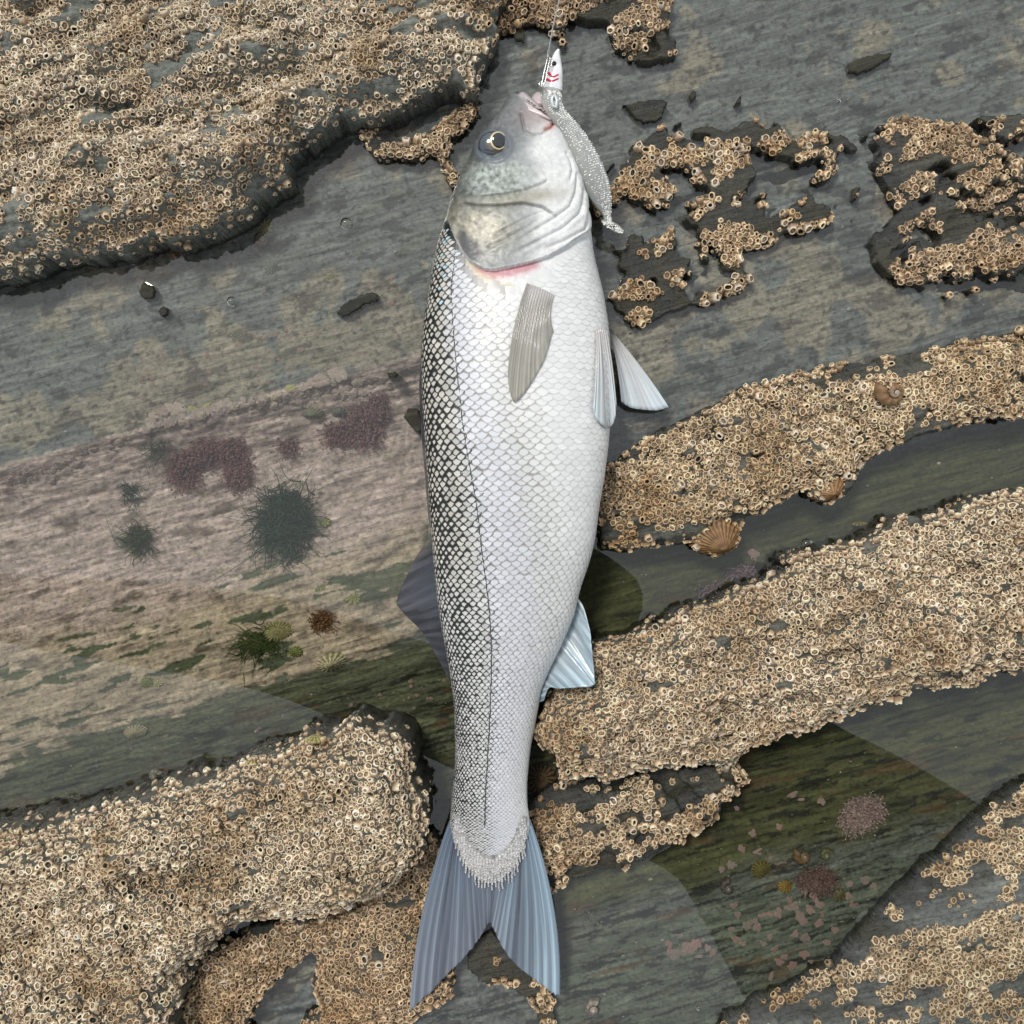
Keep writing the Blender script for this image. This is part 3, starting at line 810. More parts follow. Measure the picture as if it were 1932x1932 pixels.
FC = fish_color(f2x, f2y, YY, np.where(TT > math.pi, np.where(TT > 1.5 * math.pi, 0.0, math.pi), TT))
zl_ = float(fish_param(np.array([808.]))[3][0])
fish = thing('fish', tuple(W(966, 966, 0.0)), 'large silver fish lying on its side across the rocks, lure in its mouth', 'fish')

t = NT('fish_skin')
po = t.coord()
n = t.noise(260, 4, 0.6, po); n2 = t.noise(900, 3, 0.6, po)
c = t.mix(0.45, t.attr('col'), t.ramp(n, [(0.3, 0.72), (0.7, 1.22)]), 'MULTIPLY')
c = t.mix(0.35, c, t.ramp(n2, [(0.35, 0.75), (0.65, 1.2)]), 'MULTIPLY')
M_skin = t.fin(c, t.ramp(n, [(0.3, 0.36), (0.7, 0.5)]), t.bump(n2, 0.22, 0.0005), Metallic=0.0, Specular_IOR_Level=0.45, Coat_Weight=0.12, Coat_Roughness=0.2)
Ff = grid_faces(NY, len(tht), True)
if NSIGN < 0: pass
me = mesh_from('body', FV2.reshape(-1, 3), [Ff, np.stack([np.arange(len(tht)), (NY - 1) * len(tht) + np.arange(len(tht))[::-1]])], True, FC.reshape(-1, 3))
body = obj('body', me, M_skin, fish)

# sight-line lookup of the fish's upper surface
kd = kdtree.KDTree(NY * NT_)
Ptop = FV2[:, :NT_].reshape(-1, 3); tx, ty = toD(Ptop); Ntop = FN[:, :NT_].reshape(-1, 3)
for i in range(len(Ptop)): kd.insert((tx[i], ty[i], 0), i)
kd.balance()
def ftop(dx, dy):
    out = np.zeros(np.shape(dx)); fl = out.ravel()
    for k, (a, b) in enumerate(zip(np.ravel(dx), np.ravel(dy))):
        best = kd.find_n((a, b, 0), 4)
        fl[k] = sum(Ptop[i][2] / (dd + .3) for _, i, dd in best) / sum(1 / (dd + .3) for _, i, dd in best)
    return fl.reshape(np.shape(dx))

# ---- scales
t = NT('fish_scale')
uvn = t.node('ShaderNodeAttribute', attribute_name='suv')
sx = t.node('ShaderNodeSeparateXYZ'); t.put(uvn.outputs['Vector'], sx.inputs[0])
pq, qv, rn = sx.outputs[0], sx.outputs[1], sx.outputs[2]
pig = t.attr('pig', 'Fac')
nn = t.noise(1100, 3, 0.65, t.coord())
# pale patch in the middle of the exposed part, pigment round it
rp = t.math('DIVIDE', pq, t.math('SUBTRACT', 1.05, t.math('MULTIPLY', pig, 0.52)))
rq = t.math('DIVIDE', t.math('SUBTRACT', qv, 0.60), t.math('SUBTRACT', 0.58, t.math('MULTIPLY', pig, 0.27)))
r2 = t.math('SQRT', t.math('ADD', t.math('MULTIPLY', rp, rp), t.math('MULTIPLY', rq, rq)))
r1 = t.math('ADD', t.math('ABSOLUTE', rp), t.math('ABSOLUTE', rq))
rr = t.math('ADD', t.math('MULTIPLY', r1, 0.45), t.math('MULTIPLY', r2, 0.5))
rr = t.math('ADD', rr, t.math('MULTIPLY', t.math('SUBTRACT', rn, 0.5), t.math('MULTIPLY', pig, 0.55)))
rr = t.math('ADD', rr, t.math('MULTIPLY', t.math('SUBTRACT', nn, 0.5), 0.9))
mask = t.ramp(t.math('MULTIPLY', rr, 0.5), [(0.36, 0.0), (0.52, 1.0)])
edge = t.ramp(t.math('SUBTRACT', qv, t.math('MULTIPLY', t.math('SUBTRACT', 1.0, t.math('MULTIPLY', pq, pq)), 0.40)), [(0.44, 0.0), (0.56, 1.0)])
silver = t.attr('col')
silver = t.mix(0.6, silver, t.ramp(rn, [(0.0, 0.92), (1.0, 1.06)]), 'MULTIPLY')
fan = t.noise(2200, 2, 0.5, t.coord()); silver = t.mix(0.3, silver, t.ramp(fan, [(0.3, 0.8), (0.7, 1.15)]), 'MULTIPLY')
dark = t.mix(t.math('MINIMUM', t.math('MULTIPLY', pig, 2.2), 1.0), t.mix(1.0, silver, (0.36, 0.33, 0.27), 'MULTIPLY'), (0.010, 0.011, 0.011))
dk = t.attr('dkamt', 'Fac')
c = t.mix(t.math('MULTIPLY', mask, dk), silver, dark)
c = t.mix(t.math('MULTIPLY', edge, t.math('MULTIPLY', dk, 0.5)), c, dark)
M_scale = t.fin(c, 0.42, t.bump(nn, 0.15, 0.0004), Metallic=0.0, Specular_IOR_Level=0.5, Coat_Weight=0.12, Coat_Roughness=0.2)

NCOL = 25
dth = math.pi / NCOL
rows = []; y = 424.0; par = 0
while y < 1652:
    xl, xr, b_, zc_ = fish_param(np.array([y])); wdt = float(xr - xl)
    per = 5.0 + 0.0415 * wdt
    per *= float(1 - 0.50 * sm(1470, 1570, y) * 1.0)
    per *= 0.62 + 0.38 * float(sm(430, 620, y))
    rows.append((y, per, par)); y += per / 2; par ^= 1
GP, GQ = np.meshgrid(np.linspace(-1, 1, 6), np.linspace(-1, 1, 6))          # p across, q along to the tail
shape_q = np.where(GQ > 0, GQ * (1 - 0.42 * GP ** 2), GQ)
sc_y, sc_t, sc_per, sc_big, sc_meta = [], [], [], [], []
for (y, per, par) in rows:
    fine = 1.0
    for k in range(-2, NCOL + 2):
        th = (k + 0.5 * par + rng.normal(0, 0.06)) * dth
        # keep the rows parallel to the lateral line: they fan out a little on the belly
        yb = y + rng.normal(0, 0.07) * per
        P = fish_pt(np.array([yb]), np.array([th]))[0]; dxx, dyy = toD(P)
        if dyy < operc_y(dxx) + 6 + per * 0.5: continue
        if dxx > 872 and dxx < 1050 and dyy < operc_y(dxx) + 33: continue
        if (dxx - 962) ** 2 / 36 ** 2 + (dyy - 535) ** 2 / 18 ** 2 < 1: continue
        sc_y.append(yb); sc_t.append(th); sc_per.append(per); sc_meta.append((dxx, dyy))
sc_y, sc_t, sc_per = map(np.array, (sc_y, sc_t, sc_per)); sc_meta = np.array(sc_meta); nS = len(sc_y)
Ys = sc_y[:, None, None] + shape_q[None] * sc_per[:, None, None] * 0.80
Ts = sc_t[:, None, None] + GP[None] * dth * 0.60 * (1 - 0.12 * (GQ[None] < -0.5))
Ys = np.clip(Ys, 200, 1664)
SP = fish_pt(Ys, Ts); SN = fish_nrm(Ys, Ts) * NSIGN
sx_, sy_ = toD(SP)
lift_mm = 0.10 + 0.62 * (GQ[None] + 1) / 2 * (sc_per[:, None, None] / 18) - 0.10 * GP[None] ** 2
lift_mm = lift_mm + 0.35 * fbm(sx_ / 60, sy_ / 60, 410, 4) * (np.sin(Ts) > -0.05) + np.where(sy_ < 620, 0.25 * fbm(sx_ / 9, sy_ / 9, 400, 4), 0)
dd = np.abs(sy_ - operc_y(sx_)); fade_ = sm(838, 866, sx_) * (1 - sm(1098, 1118, sx_))
lift_mm = lift_mm + np.where(sy_ < 620, -1.6 * np.exp(-dd / 11) * fade_, 0)
SP = SP + SN * lift_mm[..., None] * 1e-3
LLt = np.interp(sc_y, [430, 495, 583, 683, 808, 945, 1041, 1116, 1191, 1253, 1341, 1441, 1560], [.11, .125, .145, .18, .21, .27, .31, .345, .39, .43, .44, .44, .44])
vv = (1 - np.cos(np.clip(sc_t, 0, math.pi))) / 2; rr_ = vv / LLt
nse = fbm(sc_meta[:, 0] / 40, sc_meta[:, 1] / 40, 430, 3)
pig_v = np.interp(rr_ + 0.12 * nse, [0, .35, .6, .85, 1.0, 1.25, 1.6], [.95, .86, .66, .44, .32, .12, 0]) * (1 - 0.3 * sm(1480, 1600, sc_y))
pig_v = np.clip(pig_v * (1 + 0.30 * fbm(sc_meta[:, 0] / 22, sc_meta[:, 1] / 34, 437, 3)), 0, 1.1)
pig_v = np.maximum(pig_v, 0.38 * (1 - sm(1.0, 1.9, rr_ + 0.35 * nse)) * sm(1050, 1300, sc_y))
dk_v = np.clip(1 - 0.30 * sm(1.0, 1.35, rr_) - 0.62 * sm(2.2, 3.8 + 0.5 * nse, rr_), 0.08, 1)
silv = np.array([.56, .57, .57])[None] * np.ones((nS, 3))
silv = silv + (np.array([.50, .485, .43]) - silv) * ((1 - sm(.6, 1.05, rr_)) * (1 - 0.7 * sm(950, 1200, sc_y)))[:, None]
silv = silv + (np.array([.60, .62, .66]) - silv) * (sm(.9, 1.2, rr_) * (1 - sm(1.6, 2.4, rr_)))[:, None]
silv = silv + (np.array([.73, .74, .735]) - silv) * sm(1.7, 3.0, rr_)[:, None]
silv = silv * (1 + (0.09 - 0.065 * sm(0.8, 1.6, rr_)) * rng.normal(0, 1, nS))[:, None]
irid = (rng.random(nS) < 0.10) & (rr_ < 0.75) & (sc_y < 640); silv[irid] = (.42, .6, .68)
nv = GP.size
rq_ = rng.random(nS)
uvq = np.stack([np.broadcast_to(GP, (nS,) + GP.shape), np.broadcast_to(GQ, (nS,) + GP.shape), np.broadcast_to(rq_[:, None, None], (nS,) + GP.shape)], -1).reshape(nS, nv, 3)
SPf = SP.reshape(nS, nv, 3); gf = grid_faces(6, 6)
bw = lambda a: np.repeat(a[:, None], nv, 1)
area = sc_per * np.abs(np.sin(sc_t)) * (smooth_interp(sc_y, VENT) - smooth_interp(sc_y, DORS)) * (dk_v > 0.5)
area[(sc_meta[:, 0] > 955) & (sc_meta[:, 0] < 1050) & (sc_meta[:, 1] > 530) & (sc_meta[:, 1] < 757)] = 0
bigS = np.zeros(nS, bool); bigS[np.argsort(-area)[:300]] = True
def scale_mesh(sel, name):
    m = len(sel)
    F = (gf[None] + (np.arange(m) * nv)[:, None, None]).reshape(-1, 4)
    return mesh_from(name, SPf[sel].reshape(-1, 3), F, True, np.clip(np.repeat(silv[sel], nv, 0), 0, .9), None,
                     dict(suv=uvq[sel].reshape(-1, 3), pig=bw(pig_v[sel]).ravel(), dkamt=bw(dk_v[sel]).ravel()))
obj('scales', scale_mesh(np.nonzero(~bigS)[0], 'scales'), M_scale, fish, kind='stuff')
for i in np.nonzero(bigS)[0]:
    obj('scale', scale_mesh(np.array([i]), 'scale'), M_scale, fish)
print('scales', nS)

# scales running out in tongues over the root of the tail fin
def root_scales():
    c_, w_, l_ = [], [], []
    for k in range(26):
        u = (k + .5) / 26; bx = 858 + (992 - 858) * u; top = 1572 + 84 * math.sin(math.pi * u) ** .8
        tip = 2 + 12 * math.sin(math.pi * u) + rng.uniform(0, 24); n = max(3, int((tip + 36) / 4.6))
        for i in range(n):
            f = i / n; y = top - 36 + (tip + 36) * f
            for s_ in ((-1, 1) if f < .7 else (0,)):
                c_.append((bx + (bx - 925) * .0022 * (y - 1560) + s_ * 2.4 * (1 - f) + rng.normal(0, .7), y + rng.normal(0, .8))); w_.append(3.2 - 2.0 * f); l_.append(4.8 - 2.0 * f)
    c_ = np.array(c_); w_ = np.array(w_)[:, None, None]; l_ = np.array(l_)[:, None, None]; m = len(c_)
    X = c_[:, 0, None, None] + GP[None] * w_; Y = c_[:, 1, None, None] + shape_q[None] * l_
    Z = np.interp(Y, [1500, 1560, 1610, 1640, 1720], [.0345, .0288, .0262, .0262, .0242]) + .0005 * (GQ[None] + 1) / 2 - .0016 * np.abs(X - 925) / 75
    P = W(X, Y, Z).reshape(m, nv, 3); F = (gf[None] + (np.arange(m) * nv)[:, None, None]).reshape(-1, 4)
    r = rng.random(m)
    suv = np.stack([np.broadcast_to(GP, (m, 6, 6)), np.broadcast_to(GQ, (m, 6, 6)), np.broadcast_to(r[:, None, None], (m, 6, 6))], -1).reshape(-1, 3)
    cc = np.repeat(np.array([[.54, .54, .54]]) * (1 + .14 * rng.normal(0, 1, (m, 1))), nv, 0)
    obj('tail_root_scales', mesh_from('tail_root_scales', P.reshape(-1, 3), F, True, np.clip(cc, 0, .9), None, dict(suv=suv, pig=np.full(m * nv, .25), dkamt=np.full(m * nv, .5))), M_scale, fish, kind='stuff')
root_scales()
# ---- lateral line
LLP = spline([(859, 470), (857, 495), (852, 540), (853, 583), (861, 683), (874.5, 808), (887, 883), (898, 945), (909.5, 1041), (919.5, 1116), (926, 1191), (927, 1253), (924.5, 1341), (919.5, 1441), (916, 1499), (914.5, 1560)], 400)
V = W(LLP[:, 0] + 0.6 * rng.normal(0, 1, 400), LLP[:, 1], ftop(LLP[:, 0], LLP[:, 1]) + 0.00045)
v_, f_ = tube(V, 0.00046 + 0.00016 * np.sin(np.arange(400) * 1.1), 6)
obj('lateral_line', mesh_from('lateral_line', v_, f_, True), simple('lateral_line_pigment', (.06, .062, .06), .4), fish)

# ---- eye
ez = float(ftop(np.array([931 - 30.]), np.array([280.]))[0]); ez2 = float(ftop(np.array([931 + 32.]), np.array([272.]))[0]); ezc = (ez + ez2) / 2
EC = W(931, 276, ezc - 0.0052)
def dome(cx, cy, cz, rx, ry, h, nr=14, ns=40, r0=0.0, r1=1.0, tilt=(0, 0), power=2):
    r = np.linspace(r0, r1, nr)[:, None]; a = np.arange(ns)[None] / ns * 2 * math.pi
    x = r * np.cos(a) * rx; yv = r * np.sin(a) * ry
    z = h * np.sqrt(np.clip(1 - r ** power, 0, 1)) + 0 * a
    z = z + x * tilt[0] + yv * tilt[1]
    return np.stack([cx + x, cy + yv, cz + z], -1).reshape(-1, 3), grid_faces(nr, ns, True)
tiltE = (-0.02, 0.05)
v_, f_ = dome(*EC, 0.0112, 0.0102, 0.0068, tilt=tiltE)
er_ = np.hypot((v_[:, 0] - EC[0] - 0.003) / 0.0112, (v_[:, 1] - EC[1]) / 0.0102)
ce = np.array([.04, .055, .075]) + (np.array([.17, .14, .10]) - np.array([.04, .055, .075])) * np.exp(-((er_ - 0.45) / 0.22) ** 2)[:, None]
t = NT('eyeball'); M_eye = t.fin(t.mix(0.5, t.attr('col'), t.ramp(t.noise(300, 4, .6, t.coord()), [(.3, .7), (.7, 1.3)]), 'MULTIPLY'), 0.12, None, Specular_IOR_Level=0.6, Coat_Weight=1.0, Coat_Roughness=0.03)
eye = obj('eye', mesh_from('eye', v_, f_, True, ce), M_eye, fish)
ip = W(940.7, 272.5, 0)
IC = np.array([EC[0] + 0.0036, EC[1] + 0.0012, EC[2] + 0.0068 * 0.93 + 0.0008])
v_, f_ = dome(*IC, 0.0058, 0.0063, 0.0009, 6, 36, tilt=(-0.14, 0.02), r1=1.0)
obj('iris', mesh_from('iris', v_, f_, True), simple('iris_gold', (.62, .53, .30), .25, .1, .5, Coat_Weight=1.0, Coat_Roughness=0.03), eye)
v_, f_ = dome(IC[0] + 0.0001, IC[1], IC[2] + 0.0003, 0.0050, 0.0055, 0.0011, 8, 36, tilt=(-0.14, 0.02))
obj('pupil', mesh_from('pupil', v_, f_, True), simple('pupil_black', (.006, .008, .012), .03, 0, .7, plain=True, Coat_Weight=1.0, Coat_Roughness=0.02), eye)

# ---- jaws
M_jaw = attr_mat('jaw_skin', .3, 260, .35, .25, .0006, .6, Coat_Weight=0.3)
def slab(name, outline, zf, h, colf, n=26, mat=None, thick=0.004, parent=None):
    """soft raised plate over an outline: rings from rim to centre"""
    P = np.array(spline(list(outline) + [outline[0]], n * 3)[:-1]); c = P.mean(0); m = len(P); nr = 9
    V, Cc = [], []
    for i in range(nr):
        f = i / (nr - 1); Q = P + (c - P) * f * 0.97
        z = zf(Q[:, 0], Q[:, 1]) + h * (1 - (1 - f) ** 2.6) ** 0.6
        V.append(W(Q[:, 0], Q[:, 1], z)); Cc.append(colf(Q[:, 0], Q[:, 1], f))
    Q = P; V.insert(0, W(Q[:, 0], Q[:, 1], zf(Q[:, 0], Q[:, 1]) - thick)); Cc.insert(0, Cc[0])
    V = np.concatenate(V); F = grid_faces(nr + 1, m, True)
    cap = (nr * m + np.arange(m))[None]
    return obj(name, mesh_from(name, V, [F, cap], True, np.clip(np.concatenate(Cc), .01, .9)), mat or M_jaw, parent or fish)
def jz(x, y): return np.minimum(ftop(x, y) + 0.0005, np.interp(y, [165, 185, 215, 250, 270], [0.030, 0.036, 0.043, 0.050, 0.052])) - 0.004 * np.clip((x - 1025) / 25, 0, 1) ** 2
def cj(x, y, f):
    n = fbm(x / 9, y / 9, 440, 3)[:, None]; k = sm(235, 170, y)[:, None]
    return np.array([.70, .56, .54]) * (1 + .18 * n) + (np.array([.42, .42, .45]) - np.array([.70, .56, .54])) * k * .75
slab('upper_jaw', [(972, 193), (976, 182), (984.5, 173), (995, 178), (1008, 190), (1028, 207), (1047, 222), (1045, 229), (1035, 227), (1010, 218), (988, 210), (978, 206)], lambda x, y: jz(x, y) + .001, 0.0062, cj)
def cj2(x, y, f):
    n = fbm(x / 7, y / 7, 445, 3)[:, None]; k = np.exp(-((x - 1030) / 16) ** 2 - ((y - 240) / 12) ** 2)[:, None]
    return np.array([.74, .63, .60]) * (1 + .15 * n) + (np.array([.68, .36, .33]) - np.array([.74, .63, .60])) * k * .8
slab('cheek_flap', [(986, 212), (1005, 217), (1028, 226), (1046, 230), (1040, 239), (1030, 247), (1020, 252), (1005, 251), (993, 246), (988, 230)], lambda x, y: jz(x, y) - 0.0003, 0.0042, cj2)
slab('lower_lip', [(1002, 186), (1008, 177), (1016, 173), (1024, 178), (1028, 190), (1022, 203), (1010, 196)], lambda x, y: jz(x, y) - 0.010, 0.004, lambda x, y, f: np.array([.55, .47, .48]) * np.ones((len(x), 1)))

# ---- fins
def fin_mat(name, tint, tip, dark, alpha=1.0, rayscale=1.0, side=None, root=None):
    t = NT(name); u = t.node('ShaderNodeAttribute', attribute_name='suv'); s_ = t.node('ShaderNodeSeparateXYZ'); t.put(u.outputs['Vector'], s_.inputs[0])
    U, Vv, Rr = s_.outputs
    w = t.math('SINE', t.math('MULTIPLY', U, 2 * math.pi * rayscale)); w = t.math('MULTIPLY_ADD', w, 0.5, 0.5)
    cb = t.node('ShaderNodeCombineXYZ'); t.put(U, cb.inputs[0]); t.put(t.math('MULTIPLY', Vv, 0.35), cb.inputs[1])
    st = t.noise(2.2, 5, .6, cb.outputs[0]); st2 = t.noise(0.45, 4, .6, cb.outputs[0])
    c = t.mix(Vv, tint, tip)
    if side: c = t.mix(t.ramp(Rr, [(.55, 0.), (.97, .9)]), c, side)
    c = t.mix(t.math('MULTIPLY', t.ramp(w, [(0.2, 1.0), (0.8, 0.0)]), 0.6), c, dark)
    c = t.mix(0.8, c, t.ramp(st, [(.3, .6), (.7, 1.35)]), 'MULTIPLY')
    c = t.mix(t.ramp(st2, [(.46, 0.), (.62, .85)]), c, dark)
    if root: c = t.mix(t.ramp(Vv, [(0., .95), (.2, 0.)]), c, root)
    t.fin(c, .22, t.bump(w, .5, .0008), Specular_IOR_Level=0.6, Coat_Weight=0.5, Coat_Roughness=0.06)
    if alpha < 1:
        tl = t.node('ShaderNodeBsdfTransparent'); mx = t.node('ShaderNodeMixShader'); mx.inputs[0].default_value = alpha
        t.put(tl.outputs[0], mx.inputs[1]); t.put(t.b.outputs[0], mx.inputs[2]); t.put(mx.outputs[0], t.out.inputs['Surface'])
    return t.m
def fin(name, base, outer, nray, zb, zt, mat, nl=26, ridge=0.00035, thick=0.0004, sag=0.0, mid=None, jag=0.0, per=5, flare=0):
    nu = nray * per + 1
    B = spline(base, nu); T = spline(outer, nu)
    u = np.linspace(0, 1, nu); r = np.random.default_rng(len(name) + nray)
    zb_ = np.interp(u, np.linspace(0, 1, len(np.atleast_1d(zb))), np.atleast_1d(zb)) if not callable(zb) else zb(B[:, 0], B[:, 1])
    zt_ = np.interp(u, np.linspace(0, 1, len(np.atleast_1d(zt))), np.atleast_1d(zt)) if not callable(zt) else zt(T[:, 0], T[:, 1])
    v = np.linspace(0, 1, nl)[:, None]
    vlen = 1 + jag * r.normal(0, 1, nu)
    vv = v * np.where(v > 0.6, 1 + (vlen[None] - 1) * (v - 0.6) / 0.4, 1)
    X = B[None, :, 0] * (1 - vv) + T[None, :, 0] * vv; Y = B[None, :, 1] * (1 - vv) + T[None, :, 1] * vv
    if mid is not None:
        bow = 4 * v * (1 - v); X = X + bow * mid[0]; Y = Y + bow * mid[1]
    if flare: X = X + 4 * v * (1 - v) * np.interp(u, [0, .18, .82, 1], [-flare, 0, 0, flare + 2])[None]
    if callable(zt) and zt is zb: Z = zb(X, Y)
    else: Z = zb_[None] * (1 - v) + zt_[None] * v
    Z = Z + sag * 4 * v * (1 - v)
    rid = np.cos(u * nray * 2 * math.pi)[None] * ridge * (1.0 - 0.6 * v) + 0.0006 * fbm(X / 22, Y / 22, 460, 3) * v
    up_ = W(X, Y, Z + rid + thick); lo = W(X, Y, Z + rid * 0.6 - thick)
    V = np.concatenate([up_.reshape(-1, 3), lo.reshape(-1, 3)]); g = grid_faces(nl, nu); m = nl * nu
    ring = np.concatenate([np.arange(nu), np.arange(1, nl) * nu + nu - 1, (nl - 1) * nu + np.arange(nu - 2, -1, -1), np.arange(nl - 2, 0, -1) * nu])
    sk = np.stack([ring, ring + m, np.roll(ring, -1) + m, np.roll(ring, -1)], -1)
    suv = np.stack([np.broadcast_to(u[None] * nray, (nl, nu)), np.broadcast_to(v, (nl, nu)), np.broadcast_to(u[None], (nl, nu))], -1).reshape(-1, 3)
    return obj(name, mesh_from(name, V, [g, g[:, ::-1] + m, sk], True, None, None, dict(suv=np.concatenate([suv, suv]))), mat, fish)
MF_tail = fin_mat('tail_fin_membrane', (.19, .25, .33), (.21, .235, .28), (.05, .06, .085), side=(.36, .50, .60))
MF_tail2 = MF_tail
MF_dors = fin_mat('back_fin_membrane', (.045, .055, .075), (.10, .10, .115), (.02, .025, .035), 0.9)
MF_pelv = fin_mat('belly_fin_membrane', (.80, .74, .69), (.62, .74, .80), (.55, .55, .56))
MF_anal = fin_mat('anal_fin_membrane', (.52, .58, .62), (.42, .58, .66), (.20, .25, .29))
MF_pect = fin_mat('side_fin_membrane', (.54, .50, .49), (.52, .50, .42), (.33, .32, .27), 0.72, root=(.66, .63, .62))

ytail = lambda x, y: np.interp(y, [1540, 1620, 1700, 1800, 1905], [0.0285, 0.024, 0.021, 0.019, 0.018])
fin('tail_fin', [(849, 1545), (862, 1585), (885, 1618), (925, 1640), (965, 1618), (988, 1585), (1000, 1545)],
    [(773, 1907), (812, 1872), (850, 1832), (885, 1796), (908, 1765), (922, 1742), (930, 1750), (945, 1782), (975, 1822), (1018, 1855), (1057, 1882)],
    24, [0.0225, 0.0242, 0.0252, 0.0242, 0.0225], [0.021, 0.016, 0.014, 0.012, 0.012, 0.012, 0.014], MF_tail, 40, 0.0007, 0.0005, 0.001, jag=0.006, flare=15)
tf = fish.children[-1]
fin('pectoral_fin', [(994, 534), (1004, 538), (1026, 546), (1046, 556)], [(958, 706), (961, 735), (969.5, 758), (984, 748), (1005, 718), (1028, 675), (1044, 622)], 14,
    lambda x, y: ftop(x, y) + 0.0008, lambda x, y: ftop(x, y) + 0.0018, MF_pect, 24, 0.0004, 0.0003, mid=(-7, 0), sag=0.002)
pf = fish.children[-1]
fin('pelvic_fin', [(1124, 622), (1132, 618), (1146, 628)], [(1118, 768), (1126, 792), (1148, 808), (1160, 790), (1163, 760)], 7, (lambda x, y: ftop(x, y) + .0022), (lambda x, y: ftop(x, y) + .004), MF_pelv, 22, 0.0006, 0.0004, mid=(2, 0))
fin('pelvic_fin', [(1140, 608), (1146, 612), (1149, 622)], [(1262, 768), (1240, 774), (1215, 773), (1190, 769), (1172, 758)], 8, [0.026, 0.024, 0.022], [0.012, 0.012, 0.012], MF_pelv, 22, 0.0006, 0.0004, mid=(3, -3))
fin('anal_fin', [(1086, 1128), (1078, 1160), (1062, 1200), (1042, 1246), (1024, 1290), (1016, 1325)],
    [(1100, 1150), (1113, 1190), (1117, 1230), (1122, 1280), (1118, 1294), (1085, 1297), (1055, 1299), (1036, 1298), (1026, 1322)], 13, [0.022, 0.022, 0.023, 0.024], [0.030, 0.036, 0.040, 0.038, 0.030], MF_anal, 22, 0.0008, 0.0004, jag=0.008)
L = spline([(1086, 1128), (1100, 1148), (1113, 1192)], 14); v_, f_ = tube(W(L[:, 0], L[:, 1], np.linspace(.024, .033, 14)), np.linspace(.0013, .0004, 14), 6)
obj('spine', mesh_from('spine', v_, f_, True), simple('fin_spine', (.6, .64, .64), .35), fish.children[-1])
fin('dorsal_fin', [(817, 1012), (820, 1060), (826, 1120), (834, 1180), (843, 1235), (852, 1290)], [(806, 1020), (780, 1060), (750, 1128), (757, 1152), (792, 1187), (806, 1208), (830, 1250), (848, 1284)], 13,
    [0.025, 0.022, 0.018], [0.004, 0.001, 0.002, 0.004, 0.012], MF_dors, 22, 0.0006, 0.0004)
fin('folded_spiny_fin', [(803, 600), (800, 670), (800, 740), (804, 820), (809, 890), (813, 960), (815, 1000)], [(799, 612), (793, 680), (791, 740), (795, 820), (801, 890), (806, 955), (810, 990)], 9, 0.022, 0.014, MF_dors, 8, 0.0008, 0.0006)

# ------------------------------------------------------------------ lure, clip and line
LZ = 0.044
lure = thing('fishing_lure', (0, 0, 0), 'soft glittery fishing lure with a white fish-shaped head and two red gill marks', 'lure')
CL = np.array([(1054, 93, 2.0), (1051, 101, 5.5), (1049, 115, 10), (1048, 135, 13.8), (1045, 155, 17), (1043, 172, 18.5)])
def loft(rows_, zs, flat, n=28, twist=0):
    """rows: (x, y, halfwidth in layout units)"""
    R = spline(rows_, 90 if len(rows_) > 6 else 40); Z = np.interp(np.linspace(0, 1, len(R)), np.linspace(0, 1, len(zs)), zs)
    T = np.gradient(R[:, :2], axis=0); T /= np.linalg.norm(T, axis=1)[:, None]; Nn = np.stack([-T[:, 1], T[:, 0]], -1)
    a = np.arange(n) / n * 2 * math.pi; V = []
    for i in range(len(R)):
        hw = max(R[i, 2], .2); fl = flat if np.isscalar(flat) else np.interp(i / (len(R) - 1), np.linspace(0, 1, len(flat)), flat)
        x = R[i, 0] + Nn[i, 0] * hw * np.cos(a); y = R[i, 1] + Nn[i, 1] * hw * np.cos(a)
        p = W(x, y, Z[i]); p[:, 2] += hw * S * fl * np.sin(a); V.append(p)
    V = np.concatenate(V); k = len(R)
    return V, [grid_faces(k, n, True), np.stack([np.arange(n), (k - 1) * n + np.arange(n)[::-1]])], R, Z
v_, f_, RH, ZH = loft(CL, [LZ + .002, LZ + .002, LZ], 0.75)
M_lh = simple('lure_head_white', (.80, .80, .82), .18, 0, .6, Coat_Weight=0.8, Coat_Roughness=0.05)
head = obj('head', mesh_from('head', v_, f_, True), M_lh, lure)
def htop(x, y):
    i = np.argmin(np.hypot(RH[:, 0] - x, RH[:, 1] - y)); hw = RH[i, 2]; d_ = min(abs(x - RH[i, 0]) / hw, .98)
    return ZH[i] + hw * S * .75 * math.sqrt(1 - d_ * d_)
p_ = W(1045.5, 121, htop(1045.5, 121) - .0004)
v_, f_ = dome(*p_, 0.0026, 0.0027, 0.0010, 6, 24); e_ = obj('eye', mesh_from('eye', v_, f_, True), simple('lure_eye_ring', (.62, .60, .52), .1, .3, .6, Coat_Weight=1.0), lure)
v_, f_ = dome(p_[0], p_[1], p_[2] + .0004, 0.0018, 0.0020, 0.0009, 6, 24); obj('pupil', mesh_from('pupil', v_, f_, True), simple('lure_pupil', (.01, .01, .008), .06, plain=True), e_)
M_red = simple('gill_mark_red', (.62, .012, .06), .3, plain=True)
for pts_ in ([(1035.5, 138), (1040, 143), (1045, 144.5), (1053.5, 140.5)], [(1031, 149), (1037, 152), (1043, 152.3), (1053.5, 148)]):
    L = spline(pts_, 18); z = np.array([htop(a, b) for a, b in L]) + .00005
    v_, f_ = tube(W(L[:, 0], L[:, 1], z), np.interp(np.linspace(0, 1, 18), [0, .3, 1], [.0011, .0008, .0005]), 6); obj('gill_mark', mesh_from('gill_mark', v_, f_, True), M_red, lure)
